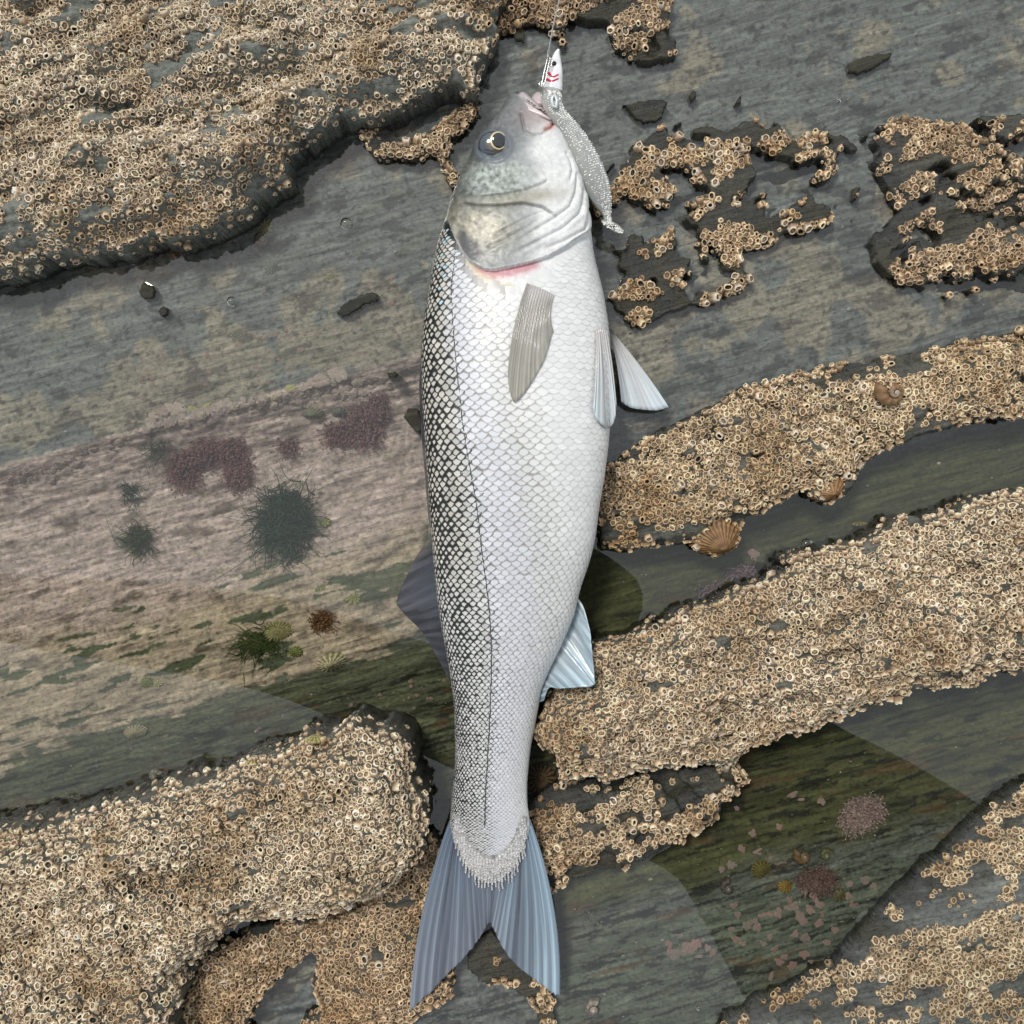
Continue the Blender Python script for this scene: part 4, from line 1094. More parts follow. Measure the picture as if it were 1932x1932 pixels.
CB = np.array([(1043, 166, 15), (1041.5, 176, 19.5), (1041, 188, 19.5), (1045, 205, 17.5), (1058, 225, 17.5), (1071, 240, 18.5), (1084, 260, 21), (1097, 285, 24), (1109, 310, 25.5), (1121, 338, 25.5), (1131, 362, 22), (1139, 384, 16), (1144, 400, 9.5), (1146, 413, 7.0), (1148, 424, 7)])
zb_l = [LZ, LZ, LZ - .001, LZ - .004, LZ - .006, LZ - .010, LZ - .014, LZ - .018]
t = NT('lure_soft_body')
n = t.noise(700, 3, .6, t.coord())
M_lb = t.fin(t.mix(.35, (.40, .41, .39), t.ramp(n, [(.3, .7), (.7, 1.3)]), 'MULTIPLY'), .3, None, Transmission_Weight=0.25, Specular_IOR_Level=0.5, Coat_Weight=0.4, Coat_Roughness=0.1)
v_, f_, RB, ZB = loft(CB, zb_l, [.8, .8, .7, .62, .6, .6, .9])
lb = obj('body', mesh_from('body', v_, f_, True), M_lb, lure)
# paddle
pc_ = W(1156, 428, ZB[-1]); th_ = math.radians(-22)
a = np.arange(36) / 36 * 2 * math.pi; V = []
for rr2, dz in ((0.25, .0022), (.6, .0020), (.9, .0012), (1, 0), (.9, -.0012), (.5, -.002), (.2, -.0022)):
    x = np.cos(a) * 23.5 * rr2; y = np.sin(a) * (12.5 + 2.0 * np.cos(a)) * rr2
    X = 1156 + x * math.cos(th_) + y * math.sin(-th_) * -1 * -1; Y = 427.5 + x * math.sin(-th_) + y * math.cos(th_)
    V.append(W(X, Y, ZB[-1] + dz - 0.00008 * x))
obj('paddle_tail', mesh_from('paddle_tail', np.concatenate(V), [grid_faces(7, 36, True), np.stack([np.arange(36), 6 * 36 + np.arange(36)])], True), M_lb, lure)
L = [(1046, 178), (1041, 188), (1043, 200), (1049, 203), (1051, 190)]
v_, f_ = tube(W(*np.array(L).T, LZ + .0072), .0012, 6, True); obj('side_fin_mould', mesh_from('side_fin_mould', v_, f_, True), simple('lure_fin_pale', (.6, .66, .66), .3), lure)
# glitter
gv, gfc, k = [], [], 0
for _ in range(900):
    i = rng.integers(8, len(RB)); s_ = (rng.random() ** .8) * 1.75 - .75
    hw = RB[i, 2]; T = RB[min(i + 1, len(RB) - 1), :2] - RB[i - 1, :2]; T /= np.linalg.norm(T) + 1e-9; Nn = np.array([T[1], -T[0]])
    s_ = np.clip(s_, -.75, .95)
    fl = np.interp(i / (len(RB) - 1), np.linspace(0, 1, 7), [.8, .8, .7, .62, .6, .6, .9])
    c0 = W(RB[i, 0] + Nn[0] * hw * s_, RB[i, 1] + Nn[1] * hw * s_, ZB[i]); c0[2] += hw * S * fl * math.sqrt(1 - s_ * s_) + .00012
    r_ = rng.uniform(.0002, .00056); an = rng.uniform(0, 6.28, 1) + np.arange(6) / 6 * 6.283
    q_ = c0 + np.stack([np.cos(an) * r_, np.sin(an) * r_ * rng.uniform(.5, 1), rng.normal(0, .25) * r_ * np.cos(an)], -1)
    gv.append(q_); gfc.append(np.arange(6) + k); k += 6
for _ in range(90):
    x = rng.uniform(-20, 21); y = rng.uniform(-9, 9) * (1 - (x / 24) ** 2) ** .5
    X = 1156 + x * math.cos(th_) + y * math.sin(-th_); Y = 427.5 + x * math.sin(-th_) + y * math.cos(th_)
    c0 = W(X, Y, ZB[-1] + .0026 - .00008 * x); r_ = rng.uniform(.0002, .0005); an = np.arange(6) / 6 * 6.283
    gv.append(c0 + np.stack([np.cos(an) * r_, np.sin(an) * r_, 0 * an], -1)); gfc.append(np.arange(6) + k); k += 6
obj('glitter', mesh_from('glitter', np.concatenate(gv), np.array(gfc), False), simple('glitter_flake', (.86, .86, .80), .35, .0, .6), lure, kind='stuff')

clip = thing('snap_clip', (0, 0, 0), 'thin wire snap clip hanging between the line knot and the lure head', 'clip')
M_wire = simple('steel_wire', (.62, .62, .62), .18, .9, .6, plain=True)
zc_ = LZ + .010
L = spline([(1034, 108), (1031, 118), (1027, 134), (1024, 150), (1022, 160), (1025, 163), (1029, 152), (1032, 136), (1036, 118), (1038, 111), (1035, 107)], 60)
v_, f_ = tube(W(L[:, 0], L[:, 1], zc_), .00042, 8); obj('wire_loop', mesh_from('wire_loop', v_, f_, True), M_wire, clip)
a = np.linspace(0, 2 * math.pi, 25)[:-1]; v_, f_ = tube(W(1021.5 + 4 * np.cos(a), 158.5 + 4 * np.sin(a), zc_ - .0004), .00040, 8, True); obj('ring', mesh_from('ring', v_, f_, True), M_wire, clip)
L = spline([(1038, 111), (1042, 112), (1041, 120), (1040, 126)], 14); v_, f_ = tube(W(L[:, 0], L[:, 1], zc_ - .001), .0004, 6); obj('hook_bend', mesh_from('hook_bend', v_, f_, True), M_wire, clip)
line = thing('fishing_line', (0, 0, 0), 'thin grey fishing line running up from the clip over the dark wet rock', 'line')
L = spline([(1034, 104), (1036, 92), (1041, 62), (1048, 30), (1056, -4), (1062, -40)], 50); z = np.linspace(zc_, zc_ + .03, 50)
M_line = simple('line_nylon', (.42, .43, .42), .3)
v_, f_ = tube(W(L[:, 0], L[:, 1], z), .00042, 8); obj('strand', mesh_from('strand', v_, f_, True), M_line, line)
L = spline([(1035.5, 95), (1034.5, 101), (1033.5, 109)], 20); v_, f_ = tube(W(L[:, 0], L[:, 1], zc_ + .0004), .0009 + .0002 * np.sin(np.arange(20) * 1.7), 8); obj('knot', mesh_from('knot', v_, f_, True), M_line, line)
#LIFE
# ------------------------------------------------------------------ limpets, snails, crusts, weed, bubbles
def place_frame(dx, dy, arr=None, flat=0.0):
    gx, gy, z = seat(dx, dy, arr)
    n = hnormal(np.array([gx]), np.array([gy]), 8.0)[0]; n = n * (1 - flat) + np.array([0, 0, 1]) * flat; n /= np.linalg.norm(n)
    return Vector(((gx - 966) * S, (966 - gy) * S, z)), Vector(n)
def limpet(dx, dy, rx, ry, rot, h, pale, dark, label, apex=(0, 0.2), ribs=22, tilt=None, name='limpet', lean=0.35, foot=None, zabs=None):
    ns, nr = 88, 11
    a = np.arange(ns) / ns * 2 * math.pi; V, C = [], []
    r0 = np.random.default_rng(int(dx * 7 + dy))
    wob = 1 + 0.05 * np.sin(a * 3 + r0.uniform(0, 6)) + 0.03 * np.sin(a * 7 + r0.uniform(0, 6))
    rib = np.cos(a * ribs + 1.2 * np.sin(a * 2 + r0.uniform(0, 6)))
    for i in range(nr):
        f = i / (nr - 1)
        rr = f * (wob + 0.055 * rib * f)
        x = apex[0] * (1 - f) + np.cos(a) * rr; y = apex[1] * (1 - f) + np.sin(a) * rr
        z = h * (1 - f ** 1.25) + 0.055 * rib * f * (1 - 0.3 * f) + 0.02 * np.sin(f * 26 + 2 * np.sin(a))
        V.append(np.stack([x * rx * S, y * ry * S, z * rx * S], -1))
        m = np.clip(0.5 + 0.5 * rib + 0.25 * math.sin(f * 22) + r0.normal(0, .12, ns), 0, 1)[:, None]
        c = np.array(dark) + (np.array(pale) - np.array(dark)) * m
        if f < 0.22: c = c * 0.6 + np.array(dark) * 0.5
        C.append(c)
    V.append(np.stack([np.cos(a) * rx * S * .9, np.sin(a) * ry * S * .9, np.full(ns, -rx * S * .2)], -1)); C.append(C[-1] * .5)
    V = np.concatenate(V); C = np.concatenate(C)
    p, n = place_frame(dx, dy)
    if zabs is not None: p, n = Vector(W(dx, dy, zabs)), Vector((0, -.3, 1)).normalized()
    if tilt is not None: n = (n + Vector(tilt)).normalized()
    q = Vector((0, 0, 1)).rotation_difference(n).to_matrix().to_4x4() @ Matrix.Rotation(rot, 4, 'Z')
    o = obj(name, mesh_from(name, V, grid_faces(nr + 1, ns, True), True, np.clip(C, .01, .9)), M_shell, None, label, 'limpet' if name == 'limpet' else 'shell')
    o.matrix_world = Matrix.Translation(p) @ q
    if foot:
        L = [(math.cos(t_) * rx * S * .95, math.sin(t_) * ry * S * .95, -.0005) for t_ in np.linspace(-2.6, -.5, 16)]
        v_, f_ = tube(np.array(L), .0022, 8); obj('foot', mesh_from('foot', v_, f_, True), simple('limpet_foot', foot, .25), o)
    return o
brn, drk = (.36, .21, .09), (.10, .052, .022)
yel, olv = (.62, .55, .30), (.16, .13, .055)
grn, dgr = (.34, .36, .12), (.08, .09, .03)
limpet(1350, 1016, 46, 37, 0.1, .75, (.30, .165, .06), (.075, .036, .014), 'big brown ribbed limpet clamped to the edge of the ledge beside the fish belly', (.25, -.1), 26, (0, -.25, 0), zabs=.011)
limpet(628, 1251, 32, 25, 0.25, .62, (.72, .66, .42), (.24, .16, .07), 'pale yellow limpet with bold ribs where the pink slope ends', (-.1, .55), 17, (0, -.2, 0))
limpet(523, 1190, 31, 19, 0.1, .5, (.46, .42, .20), (.16, .13, .05), 'olive ribbed limpet above the patch of dark green weed on the pink slope', (.1, -.4), 24)
limpet(557, 1230, 15, 11, 0.2, .6, (.30, .32, .09), dgr, 'small green-striped limpet between the two large limpets on the pink slope', (0, .1), 12)
limpet(277, 1288, 13, 11, 0, .55, grn, dgr, 'small round green limpet near the left end of the pink slope', ribs=12)
limpet(300, 1289, 11, 7, 0.4, .4, yel, olv, 'narrow yellow-edged limpet touching the small round green one', ribs=11)
limpet(256, 1381, 24, 15, 0.3, .5, (.50, .45, .28), (.17, .12, .06), 'flat striped limpet low on the pink slope', ribs=20)
limpet(345, 466, 27, 26, 0, .95, (.26, .19, .14), (.045, .028, .02), 'dark limpet with an orange foot at the base of the tall boulder', (0, .35), 16, (.1, -.5, 0), foot=(.62, .22, .06))
limpet(1022, 1474, 30, 34, .2, .85, (.24, .15, .08), (.035, .02, .012), 'dark brown limpet squeezed between the fish tail and the barnacled ledge', (.2, .35), 18, (.2, -.3, 0))
limpet(1562, 924, 34, 26, .4, .8, (.34, .19, .08), (.13, .065, .022), 'brown limpet hanging under the long ledge over the water channel', (.1, .2), 13, (.1, -.3, 0), zabs=.010)
limpet(838, 1558, 22, 16, .1, .7, (.34, .24, .15), (.12, .07, .04), 'small brown limpet beside the tail base under the pale boulder', ribs=14)
limpet(502, 428, 14, 15, 0, .5, (.50, .47, .22), olv, 'small yellow ribbed limpet under water below the tall boulder', (0, -.3), 10)
limpet(516, 508, 17, 13, .3, .5, (.25, .25, .21), (.10, .10, .085), 'grey striped limpet in a pale ring on the slate pool floor', ribs=12)
limpet(447, 631, 14, 13, .3, .55, (.36, .36, .25), (.11, .11, .08), 'grey-green checked limpet on the brown slate band', ribs=12)
limpet(625, 524, 13, 9, .3, .45, (.46, .44, .24), olv, 'small straw-coloured limpet beside the two-lobed wet stone', (0, .5), 10)
limpet(667, 1130, 15, 11, 0, .5, (.46, .43, .16), (.16, .15, .05), 'yellow-green spiky limpet near the fin on the fish back', ribs=9)
limpet(478, 1437, 14, 12, .3, .6, (.42, .37, .12), (.07, .055, .02), 'yellow and black striped limpet at the top edge of the pale boulder', ribs=9)
limpet(595, 1396, 21, 11, .25, .4, (.40, .37, .15), (.15, .13, .05), 'half-hidden yellow limpet beside the top edge of the pale boulder', (0, .6), 14)
limpet(605, 1110, 12, 8, .3, .5, (.34, .33, .13), (.12, .11, .04), 'tiny olive limpet in the green cracks of the pink slope', ribs=9)
limpet(268, 1018, 19, 14, .5, .5, (.48, .46, .20), (.10, .11, .04), 'yellow-green limpet in the dark weed at the pool side', ribs=14)
limpet(590, 780, 22, 13, .1, .5, (.24, .23, .12), (.10, .10, .06), 'olive limpet under the pink ledge of the weed pool', ribs=16)
limpet(640, 778, 14, 12, .1, .5, (.20, .19, .14), (.07, .07, .055), 'grey banded limpet under the pink ledge next to the olive one', ribs=10)
limpet(612, 985, 12, 10, .1, .5, (.40, .40, .16), (.16, .16, .06), 'pale green limpet on the pool floor beside the weed tuft', ribs=10)
limpet(1622, 988, 18, 9, .4, .35, (.40, .31, .09), (.10, .075, .02), 'flat yellow limpet at the water channel above the broad ledge', (.3, .4), 13)
limpet(1482, 1672, 15, 12, 0, .6, (.42, .27, .06), (.16, .085, .025), 'orange-yellow limpet in the crevice of the pink-spotted pool', ribs=13)
limpet(1436, 1640, 20, 17, .5, .8, (.24, .20, .06), (.08, .07, .02), 'olive limpet in the crevice beside the orange-yellow one', ribs=15)
limpet(1585, 1688, 15, 12, .3, .4, (.20, .17, .06), (.06, .05, .02), 'dark spiky limpet at the inner end of the crevice', ribs=10)

def snail(dx, dy, r, rot, c1, c2, label, squat=0.9, tilt=(0, 0, 0), turns=3.2):
    nphi, nc = 110, 16
    ph = np.linspace(0, turns * 2 * math.pi, nphi); k = np.exp(-0.165 * ph)
    a = np.arange(nc) / nc * 2 * math.pi
    R = 0.62 * k; rt = 0.40 * k
    V = np.stack([(R[:, None] + rt[:, None] * np.cos(a)) * np.cos(ph)[:, None], (R[:, None] + rt[:, None] * np.cos(a)) * np.sin(ph)[:, None],
                  squat * (1 - k)[:, None] + rt[:, None] * np.sin(a) + .25 + 0 * a], -1).reshape(-1, 3) * r * S
    m = (0.5 + 0.5 * np.sin(ph * 9)[:, None] * np.ones(nc)).ravel()[:, None]
    C = np.array(c1) + (np.array(c2) - np.array(c1)) * m
    kk = sm(.55, 1, 1 - k); C = C + (np.array([.6, .55, .48]) - C) * np.repeat(kk, nc)[:, None] * .7
    p, n = place_frame(dx, dy, flat=.5); n = (n + Vector(tilt)).normalized()
    o = obj('sea_snail', mesh_from('sea_snail', V, [grid_faces(nphi, nc, True), np.arange(nc)[None]], True, C), M_shell, None, label, 'sea snail')
    o.matrix_world = Matrix.Translation(p) @ Vector((0, 0, 1)).rotation_difference(n).to_matrix().to_4x4() @ Matrix.Rotation(rot, 4, 'Z')
snail(1118, 1897, 23, 1.0, (.16, .12, .09), (.26, .22, .18), 'round sea snail with a pale spiral tip in the shallow pool by the tail fin', .5)
snail(497, 457, 20, 2.0, (.10, .07, .045), (.20, .14, .09), 'round brown sea snail under water beside the tall boulder', .5, (.2, .1, 0))
snail(294, 1460, 15, 0.3, (.12, .11, .07), (.36, .33, .26), 'banded top-shaped snail in the clear water above the pale boulder', .6)
snail(1372, 1672, 19, 1.4, (.07, .05, .04), (.15, .11, .09), 'dark sea snail with a worn pink tip at the edge of the pink-spotted pool', .6)
snail(1512, 1612, 22, 2.4, (.17, .10, .045), (.24, .15, .07), 'largest smooth brown sea snail in the crevice of the pink-spotted pool', .4)
snail(1556, 1612, 17, .4, (.09, .09, .04), (.16, .15, .07), 'mottled green sea snail beside the largest brown snail in the crevice', .4)
snail(1675, 738, 34, 2.6, (.16, .085, .035), (.26, .16, .085), 'large glossy brown sea snail beside the long slate ledge', .7, (.3, 0, 0))
snail(398, 296, 8, 2.2, (.13, .10, .08), (.22, .18, .15), 'tiny grey-brown winkle among the barnacles of the tall boulder', .7)
snail(1450, 1228, 7, 1.2, (.05, .05, .05), (.12, .12, .11), 'tiny dark winkle on the broad barnacled ledge', .7)
snail(1278, 1240, 8, .2, (.05, .05, .055), (.13, .13, .13), 'blue-black winkle near the fish side of the broad ledge', .7)
snail(676, 1602, 7, .2, (.28, .24, .17), (.4, .34, .26), 'cream winkle on the pale boulder', .7)
snail(1600, 585, 6, .2, (.25, .25, .25), (.6, .6, .58), 'tiny white-tipped winkle on the bare brown slate', .7)

# pink crust patches: lobed low discs
def crust_mesh(seed, c, lump=.25, nsg=22):
    r = np.random.default_rng(seed); a = np.arange(nsg) / nsg * 2 * math.pi
    wob = 1 + .16 * np.sin(a * r.integers(2, 4) + r.uniform(0, 6)) + .14 * np.sin(a * r.integers(4, 7) + r.uniform(0, 6)) + r.normal(0, .05, nsg)
    V, C = [], []
    for f, z in ((1.0, -.25), (1.0, .06), (.88, .16), (.5, .2), (.15, .2)):
        zz = z * lump * 4 + (lump * .35 * r.normal(0, 1, nsg) if z > .1 else 0)
        V.append(np.stack([np.cos(a) * wob * f, np.sin(a) * wob * f, np.full(nsg, 1.) * zz], -1)); C.append(np.array(c)[None] * (1.15 if z == .06 else 1) * (1 + .12 * r.normal(0, 1, (nsg, 1))))
    me = mesh_from('coralline_patch', np.concatenate(V), [grid_faces(5, nsg, True), (4 * nsg + np.arange(nsg))[None]], True, np.clip(np.concatenate(C), .02, .9)); me.materials.append(M_crust); return me
PK = [crust_mesh(i, (.46 + .05 * math.sin(i), .315, .27), .07) for i in range(8)]
PL = [crust_mesh(40 + i, [(.66, .50, .44), (.58, .43, .38), (.70, .56, .47)][i % 3], .2) for i in range(6)]
YL = [crust_mesh(60 + i, (.62, .56, .26), .12) for i in range(3)]
def patch(dx, dy, r, me, label, group, asp=1.0, rot=None):
    p, n = place_frame(dx, dy, HI)
    o = bpy.data.objects.new('coralline_patch', me); col.objects.link(o)
    rot = rng.uniform(0, 6.28) if rot is None else rot
    o.matrix_world = Matrix.Translation(p + n * 0.0002) @ Vector((0, 0, 1)).rotation_difference(n).to_matrix().to_4x4() @ Matrix.Rotation(rot, 4, 'Z') @ Matrix.Diagonal((r * S, r * asp * S, r * S, 1))
    o['label'] = label; o['category'] = 'crust patch'; o['group'] = group
right_spots = [(1428, 1750, 9), (1438, 1726, 10), (1452, 1724, 7), (1468, 1722, 11), (1485, 1714, 8), (1498, 1710, 12), (1512, 1732, 13), (1528, 1716, 10), (1545, 1705, 12), (1535, 1690, 9), (1490, 1698, 8), (1600, 1690, 9), (1632, 1660, 9), (1648, 1672, 7), (1603, 1668, 7),
    (1610, 1705, 8), (1590, 1738, 6), (1575, 1752, 8), (1545, 1742, 9), (1552, 1724, 7), (1500, 1762, 8), (1520, 1770, 10), (1560, 1778, 7), (1516, 1800, 11), (1530, 1812, 8), (1495, 1822, 10), (1480, 1805, 8), (1462, 1790, 9), (1440, 1780, 7), (1424, 1738, 7),
    (1455, 1842, 8), (1470, 1815, 9), (1452, 1768, 6), (1582, 1800, 8), (1566, 1808, 6), (1385, 1708, 8), (1392, 1726, 7), (1410, 1746, 10), (1380, 1752, 6), (1388, 1772, 8), (1402, 1780, 7), (1312, 1782, 11), (1325, 1772, 9), (1296, 1790, 13), (1272, 1800, 14), (1282, 1764, 10),
    (1318, 1806, 8), (1345, 1798, 9), (1335, 1788, 6), (1262, 1782, 9), (1400, 1600, 8), (1430, 1604, 10), (1362, 1640, 7), (1380, 1632, 9), (1495, 1500, 10), (1510, 1510, 7), (1550, 1512, 8), (1390, 1525, 6), (1470, 1560, 6), (1420, 1572, 7), (1655, 1742, 7), (1518, 1680, 9)]
for k, (x, y, r) in enumerate(right_spots):
    patch(x, y, r, PK[k % 8], 'flat pink coralline spot on the floor of the clear pool beside the grey slab', 'pink spots on the clear pool floor', rng.uniform(.6, 1))
for k in range(64):
    x = rng.uniform(262, 770); y = 660 - .27 * (x - 480) + rng.normal(0, 38)
    if qq(x, y) > 598: continue
    patch(x, y, rng.uniform(2.2, 6.0), PK[k % 8], 'little pale pink coralline dot on the brown slate band above the weed pool', 'pink dots on the slate band', rng.uniform(.6, 1))
for k in range(34):
    x = rng.uniform(430, 860); y = rng.uniform(1330, 1400) - .27 * (x - 600); patch(x, y, rng.uniform(2.0, 5), PK[k % 8], 'faint pink coralline fleck on the olive slope under the pink crust', 'pink flecks on the olive slope', rng.uniform(.5, 1))
# crust shelf along the rim of the weed pool
rim = spline([(10, 905), (120, 872), (240, 822), (330, 790), (420, 762), (520, 752), (600, 735), (680, 722), (740, 720)], 300)
for k in range(150):
    i = rng.integers(0, 300); x = rim[i, 0] + rng.normal(0, 6); y = rim[i, 1] + abs(rng.normal(0, 14)) - 4
    patch(x, y, rng.uniform(4, 10), PL[k % 6], 'knobbly pinkish lump in the crust shelf along the rim of the weed pool', 'lumps of the crust shelf', rng.uniform(.6, 1))
for (x, y, r, a_) in ((332, 768, 20, .85), (307, 776, 13, .8), (290, 784, 10, .9), (600, 720, 24, .55), (638, 707, 17, .9), (620, 724, 14, .7), (700, 715, 13, .8), (575, 730, 14, .6)):
    patch(x, y, r, PL[int(x) % 6], 'large smooth pink coralline disc standing out from the rim of the weed pool', 'large discs on the pool rim', a_, .2)
for (x, y, r) in ((548, 732, 13), (520, 752, 9), (445, 768, 11), (362, 770, 10), (490, 768, 7), (390, 455 + 310, 8)):
    patch(x, y, r, YL[int(x) % 3], 'bright yellow patch of growth on the pool rim crust', 'yellow patches on the pool rim', .5, .3)
for (x, y, r, lb) in ((1422, 1046, 12, 'round pale pink crust disc on the floor of the narrow channel'), (1495, 1500, 0, None), (1478, 1473, 9, None)):
    if lb: patch(x, y, r, PK[3], lb, 'channel crust', .8)

# seaweed
def strand_mesh(paths, w0, colf):
    V, F, C = [], [], []; k = 0
    for P, w, c in paths:
        T = np.gradient(P, axis=0); T /= np.linalg.norm(T, axis=1)[:, None] + 1e-9
        s_ = np.cross(T, np.array([0, 0, 1.])); s_ /= np.linalg.norm(s_, axis=1)[:, None] + 1e-9
        ww = w * np.linspace(1, .25, len(P))[:, None]
        V.append(np.concatenate([P + s_ * ww, P - s_ * ww, P + np.array([0, 0, 1]) * ww * 1.4])); m = len(P)
        i = np.arange(m - 1)
        for a_, b_ in ((0, 2), (2, 1), (1, 0)): F.append(np.stack([i + a_ * m, i + 1 + a_ * m, i + 1 + b_ * m, i + b_ * m], -1) + k)
        C.append(np.tile(np.array(c)[None], (3 * m, 1)) * np.tile(np.linspace(.75, 1.2, m), 3)[:, None]); k += 3 * m
    return np.concatenate(V), np.concatenate(F), np.concatenate(C)
def hair_tuft(dx, dy, n, rad, c, label, bias=(0, 0), w=.0005, hgt=.016, name='green_weed', asp=1.0):
    p, nn_ = place_frame(dx, dy, HI, .6); p = np.array(p); paths = []
    for _ in range(n):
        a = rng.uniform(0, 6.283); l = rad * S * rng.uniform(.35, 1.05); s0 = p + np.array([rng.normal(0, .3) * rad * S, rng.normal(0, .42) * rad * S * asp, 0])
        d_ = np.array([math.cos(a) + bias[0], math.sin(a) * asp + bias[1], 0]); t_ = np.linspace(0, 1, 7)[:, None]
        cur = rng.normal(0, .7); pr = np.array([-d_[1], d_[0], 0])
        P = s0 + pr * l * .12 * np.sin(t_ * rng.uniform(4, 9) + rng.uniform(0, 6)) + d_ * l * t_ + pr * l * cur * t_ ** 2 + np.array([0, 0, 1]) * (hgt * np.sin(np.clip(t_ * 2.4, 0, 3)) * rng.uniform(.3, 1))
        P[:, 2] = np.minimum(P[:, 2], -.002)
        paths.append((P, w * rng.uniform(.6, 1.3), np.array(c) * rng.uniform(.3, 2.4)))
    v_, f_, c_ = strand_mesh(paths, w, None)
    o = obj(name, mesh_from(name, v_ - p, f_, True, np.clip(c_, .005, .9)), M_weed, None, label, 'seaweed'); o.location = p
    return o
hair_tuft(542, 980, 700, 60, (.026, .062, .026), 'dark green hair-like weed tuft on the floor of the deep pool', (.0, -.25), .00055, .02)
hair_tuft(495, 1212, 240, 52, (.055, .075, .012), 'low dark green weed patch under the olive limpet on the pink slope', (-.35, -.3), .0004, .004, asp=.5)
hair_tuft(266, 1018, 150, 34, (.035, .06, .012), 'dark green weed clump around the yellow-green limpet at the pool side', (-.2, 0), .0005, .01)
hair_tuft(300, 840, 60, 36, (.05, .07, .022), 'thin green weed hanging under the pool rim discs', (-.1, -.6), .0003, .008)
hair_tuft(250, 930, 70, 28, (.04, .075, .045), 'small green weed patch at the far side of the pool floor', (0, 0), .0004, .006)
def coral_weed(blobs, n, c, label):
    p, nn_ = place_frame(blobs[0][0], blobs[0][1], HI, .6); p = np.array(p); paths = []
    bv, bf, bc, k = [], [], [], 0
    octv = np.array([(1, 0, 0), (-1, 0, 0), (0, 1, 0), (0, -1, 0), (0, 0, 1.3), (0, 0, -1)]); octf = np.array([(0, 2, 4), (2, 1, 4), (1, 3, 4), (3, 0, 4), (2, 0, 5), (1, 2, 5), (3, 1, 5), (0, 3, 5)])
    tot = sum(b[2] * b[3] for b in blobs)
    for (bx, by, rx, ry) in blobs:
        for _ in range(int(n * rx * ry / tot)):
            a = rng.uniform(0, 6.283); r = math.sqrt(rng.random()); x = bx + rx * r * math.cos(a); y = by + ry * r * math.sin(a)
            gx, gy, z = seat(x, y, HI, 2); base = np.array([(gx - 966) * S, (966 - gy) * S, z]); top = base + np.array([rng.normal(0, .0035), rng.normal(-.002, .0035), rng.uniform(.003, .010) * (1 - .5 * r)])
            top[2] = min(top[2], -.003)
            cc = np.array(c) * rng.uniform(.55, 1.35); paths.append((base + (top - base) * np.linspace(0, 1, 4)[:, None] + rng.normal(0, .0004, (4, 3)), .00045, cc))
            s_ = rng.uniform(.0005, .0011); bv.append(octv * s_ + top); bf.append(octf + k); bc.append(np.tile(cc * 1.25, (6, 1))); k += 6
    v_, f_, c_ = strand_mesh(paths, .0004, None)
    V = np.concatenate([v_] + bv); Ft = np.concatenate(bf) + len(v_)
    o = obj('red_weed', mesh_from('red_weed', V - p, [f_, Ft], False, np.clip(np.concatenate([c_] + bc), .01, .9)), M_weed, None, label, 'seaweed'); o.location = p
coral_weed([(352, 885, 30, 34), (395, 850, 34, 20), (440, 855, 24, 26), (450, 892, 26, 30)], 1500, (.34, .18, .165), 'arch-shaped clump of feathery red coral weed on the pool floor')
coral_weed([(690, 800, 34, 38), (715, 770, 18, 26)], 950, (.34, .20, .19), 'dense tuft of feathery red coral weed at the pool end beside the fish')
coral_weed([(640, 820, 26, 22)], 240, (.32, .17, .16), 'thin spread of red coral weed next to the dense tuft')
coral_weed([(545, 842, 16, 14)], 120, (.32, .18, .165), 'small isolated sprig of red coral weed in the middle of the pool')
coral_weed([(610, 1168, 18, 12)], 220, (.25, .13, .06), 'rusty brown weed sprig on the pink slope')
coral_weed([(1630, 1525, 34, 22), (1610, 1545, 26, 16)], 900, (.40, .29, .26), 'pinkish coralline cushion at the head of the clear pool')
coral_weed([(1540, 1655, 36, 18)], 420, (.22, .14, .12), 'dull red weed mat in the clear pool below the crevice')
coral_weed([(1350, 1112, 30, 9), (1400, 1075, 30, 9)], 420, (.30, .20, .22), 'purplish weed fringe along the floor of the narrow channel')

# bubbles floating on the water
t = NT('bubble_film')
fr = t.node('ShaderNodeFresnel'); fr.inputs['IOR'].default_value = 1.4
tr = t.node('ShaderNodeBsdfTransparent'); tr.inputs[0].default_value = (.9, .92, .9, 1)
gl = t.node('ShaderNodeBsdfGlossy'); gl.inputs['Roughness'].default_value = 0.02
ms = t.node('ShaderNodeMixShader'); t.put(fr.outputs[0], ms.inputs[0]); t.put(tr.outputs[0], ms.inputs[1]); t.put(gl.outputs[0], ms.inputs[2]); t.put(ms.outputs[0], t.out.inputs['Surface'])
for (x, y, r, lb) in ((654, 423, 13, 'larger round air bubble floating on the slate pool'), (437, 569, 10, 'smaller air bubble floating above the brown slate band'), (1522, 1028, 13, 'largest air bubble in the narrow channel above the broad ledge'),
                      (1486, 1042, 9, 'middle-sized air bubble in the narrow channel'), (1474, 1047, 4, 'tiny air bubble in the narrow channel beside the middle-sized one'), (1318, 1902, 5, 'small bubble at the edge of the grey slab'), (1582, 192, 5, 'small bubble on the film of water above the dark reef')):
    v_, f_ = dome(0, 0, 0, r * S, r * S, r * S * .75, 10, 24)
    o = obj('air_bubble', mesh_from('air_bubble', v_, f_, True), t.m, None, lb, 'bubble'); o.location = tuple(W(x, y, 0.0004))

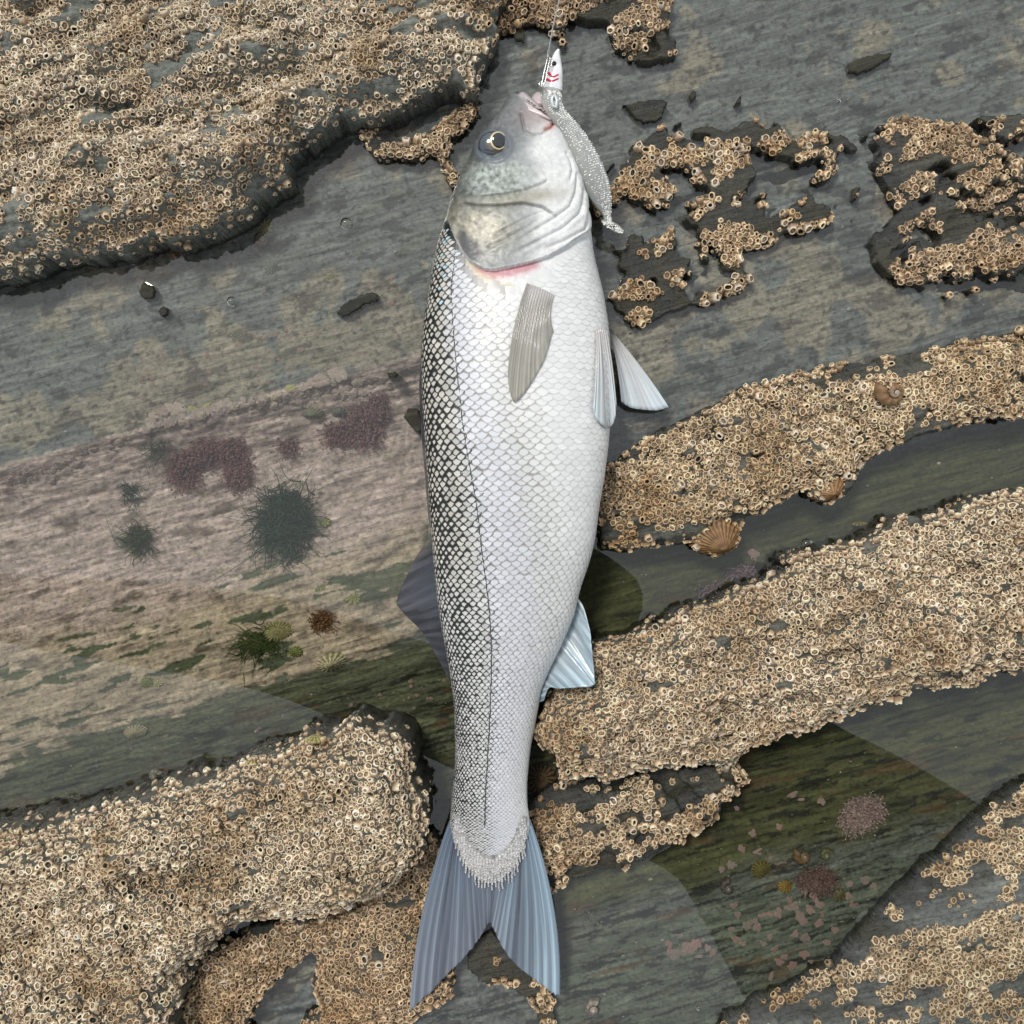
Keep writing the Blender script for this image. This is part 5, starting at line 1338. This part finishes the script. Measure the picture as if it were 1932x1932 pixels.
# shell grit and specks strewn on the drowned slate
gv, gf_, gc, k = [], [], [], 0
n = 2600
X = rng.uniform(0, 1932, n); Y = rng.uniform(0, 1932, n); Q = qq(X, Y)
hz = hsample(X, Y); own = hsample(X, Y, HI)
ok = (hz - own < 1e-6) & ((Q < 615) | (Q > 1180) | (X > 1000)) & (fbm(X / 60, Y / 60, 480, 3) + .25 * rng.normal(0, 1, n) > -.05)
for x, y, z in zip(X[ok], Y[ok], hz[ok]):
    r = S * (rng.uniform(.8, 2.2) if rng.random() < .88 else rng.uniform(2.2, 4.5)); m = 6; a = np.arange(m) / m * 6.283 + rng.uniform(0, 6); rr = r * rng.uniform(.5, 1.2, m)
    c0 = np.array([(x - 966) * S, (966 - y) * S, z])
    gv.append(np.concatenate([c0 + np.stack([np.cos(a) * rr, np.sin(a) * rr * .7, np.zeros(m)], -1), [c0 + [0, 0, r * .6]]]))
    gf_.append(np.stack([np.arange(m), (np.arange(m) + 1) % m, np.full(m, m)], -1) + k); k += m + 1
    cc = [(.60, .55, .42), (.52, .40, .35), (.66, .64, .58), (.50, .48, .30)][rng.integers(0, 4)]; gc.append(np.tile(np.array(cc) * rng.uniform(.5, 1.1), (m + 1, 1)))
obj('shell_grit', mesh_from('shell_grit', np.concatenate(gv), np.concatenate(gf_), False, np.concatenate(gc)), M_crust, None, 'pale shell grit strewn over the drowned slate', 'grit', None, 'stuff')
#PERSON
# ------------------------------------------------------------------ the angler holding the camera, whose dark reflection lies in the pools
def person():
    J = {'hip': (.52, -.54, .88), 'belly': (.36, -.52, 1.02), 'chest': (.12, -.46, 1.18), 'neck': (-.02, -.36, 1.30), 'head': (-.07, -.27, 1.37), 'crown': (-.09, -.22, 1.42),
         'shl': (-.16, -.40, 1.24), 'ell': (-.46, -.25, 1.08), 'hal': (-.86, -.16, .88), 'shr': (.14, -.26, 1.22), 'elr': (.20, -.16, .98), 'har': (.10, -.08, .80),
         'hil': (.42, -.62, .84), 'knl': (.41, -.66, .46), 'anl': (.46, -.72, .09), 'tol': (.40, -.62, .045), 'hir': (.60, -.50, .84), 'knr': (.66, -.52, .46), 'anr': (.74, -.58, .09), 'tor': (.66, -.50, .045)}
    Rr = {'hip': .19, 'belly': .18, 'chest': .17, 'neck': .065, 'head': .10, 'crown': .075, 'shl': .12, 'ell': .10, 'hal': .07, 'shr': .085, 'elr': .055, 'har': .042,
          'hil': .13, 'knl': .09, 'anl': .055, 'tol': .045, 'hir': .13, 'knr': .09, 'anr': .055, 'tor': .045}
    E = [('hip', 'belly'), ('belly', 'chest'), ('chest', 'neck'), ('neck', 'head'), ('head', 'crown'), ('chest', 'shl'), ('shl', 'ell'), ('ell', 'hal'), ('chest', 'shr'), ('shr', 'elr'), ('elr', 'har'),
         ('hip', 'hil'), ('hil', 'knl'), ('knl', 'anl'), ('anl', 'tol'), ('hip', 'hir'), ('hir', 'knr'), ('knr', 'anr'), ('anr', 'tor')]
    names = list(J); V = [J[k] for k in names]; ed = [(names.index(a), names.index(b)) for a, b in E]; rad = [Rr[k] for k in names]
    for wrist, elbow in (('hal', 'ell'), ('har', 'elr')):
        w = Vector(J[wrist]); d = (w - Vector(J[elbow])).normalized(); s_ = d.cross(Vector((0, 0, 1))).normalized()
        wi = names.index(wrist); palm = w + d * .06; V.append(tuple(palm)); rad.append(.034); pi_ = len(V) - 1; ed.append((wi, pi_))
        for f, (off, ln) in enumerate(((-.032, .055), (-.011, .065), (.011, .06), (.032, .045))):
            a = palm + s_ * off + d * .03; b = a + d * ln * .55; c = b + (d * .5 + Vector((0, 0, -.6))) * ln * .5
            i0 = len(V); V += [tuple(a), tuple(b), tuple(c)]; rad += [.011, .0095, .008]; ed += [(pi_, i0), (i0, i0 + 1), (i0 + 1, i0 + 2)]
        a = w + d * .03 - s_ * .045; b = a + (d - s_ * .6) * .035; i0 = len(V); V += [tuple(a), tuple(b)]; rad += [.013, .010]; ed += [(wi, i0), (i0, i0 + 1)]
    me = bpy.data.meshes.new('person'); me.from_pydata(V, ed, []); o = bpy.data.objects.new('person', me); col.objects.link(o)
    md = o.modifiers.new('skin', 'SKIN'); md.use_smooth_shade = True
    for i, r in enumerate(rad): me.skin_vertices[0].data[i].radius = (r, r)
    me.skin_vertices[0].data[0].use_root = True
    o.modifiers.new('sub', 'SUBSURF').levels = 2; o.modifiers['sub'].render_levels = 2
    me.materials.append(simple('dark_waterproofs', (.022, .026, .03), .8))
    o['label'] = 'person in dark clothing leaning over the pools, seen only as a dark reflection'; o['category'] = 'person'
person()
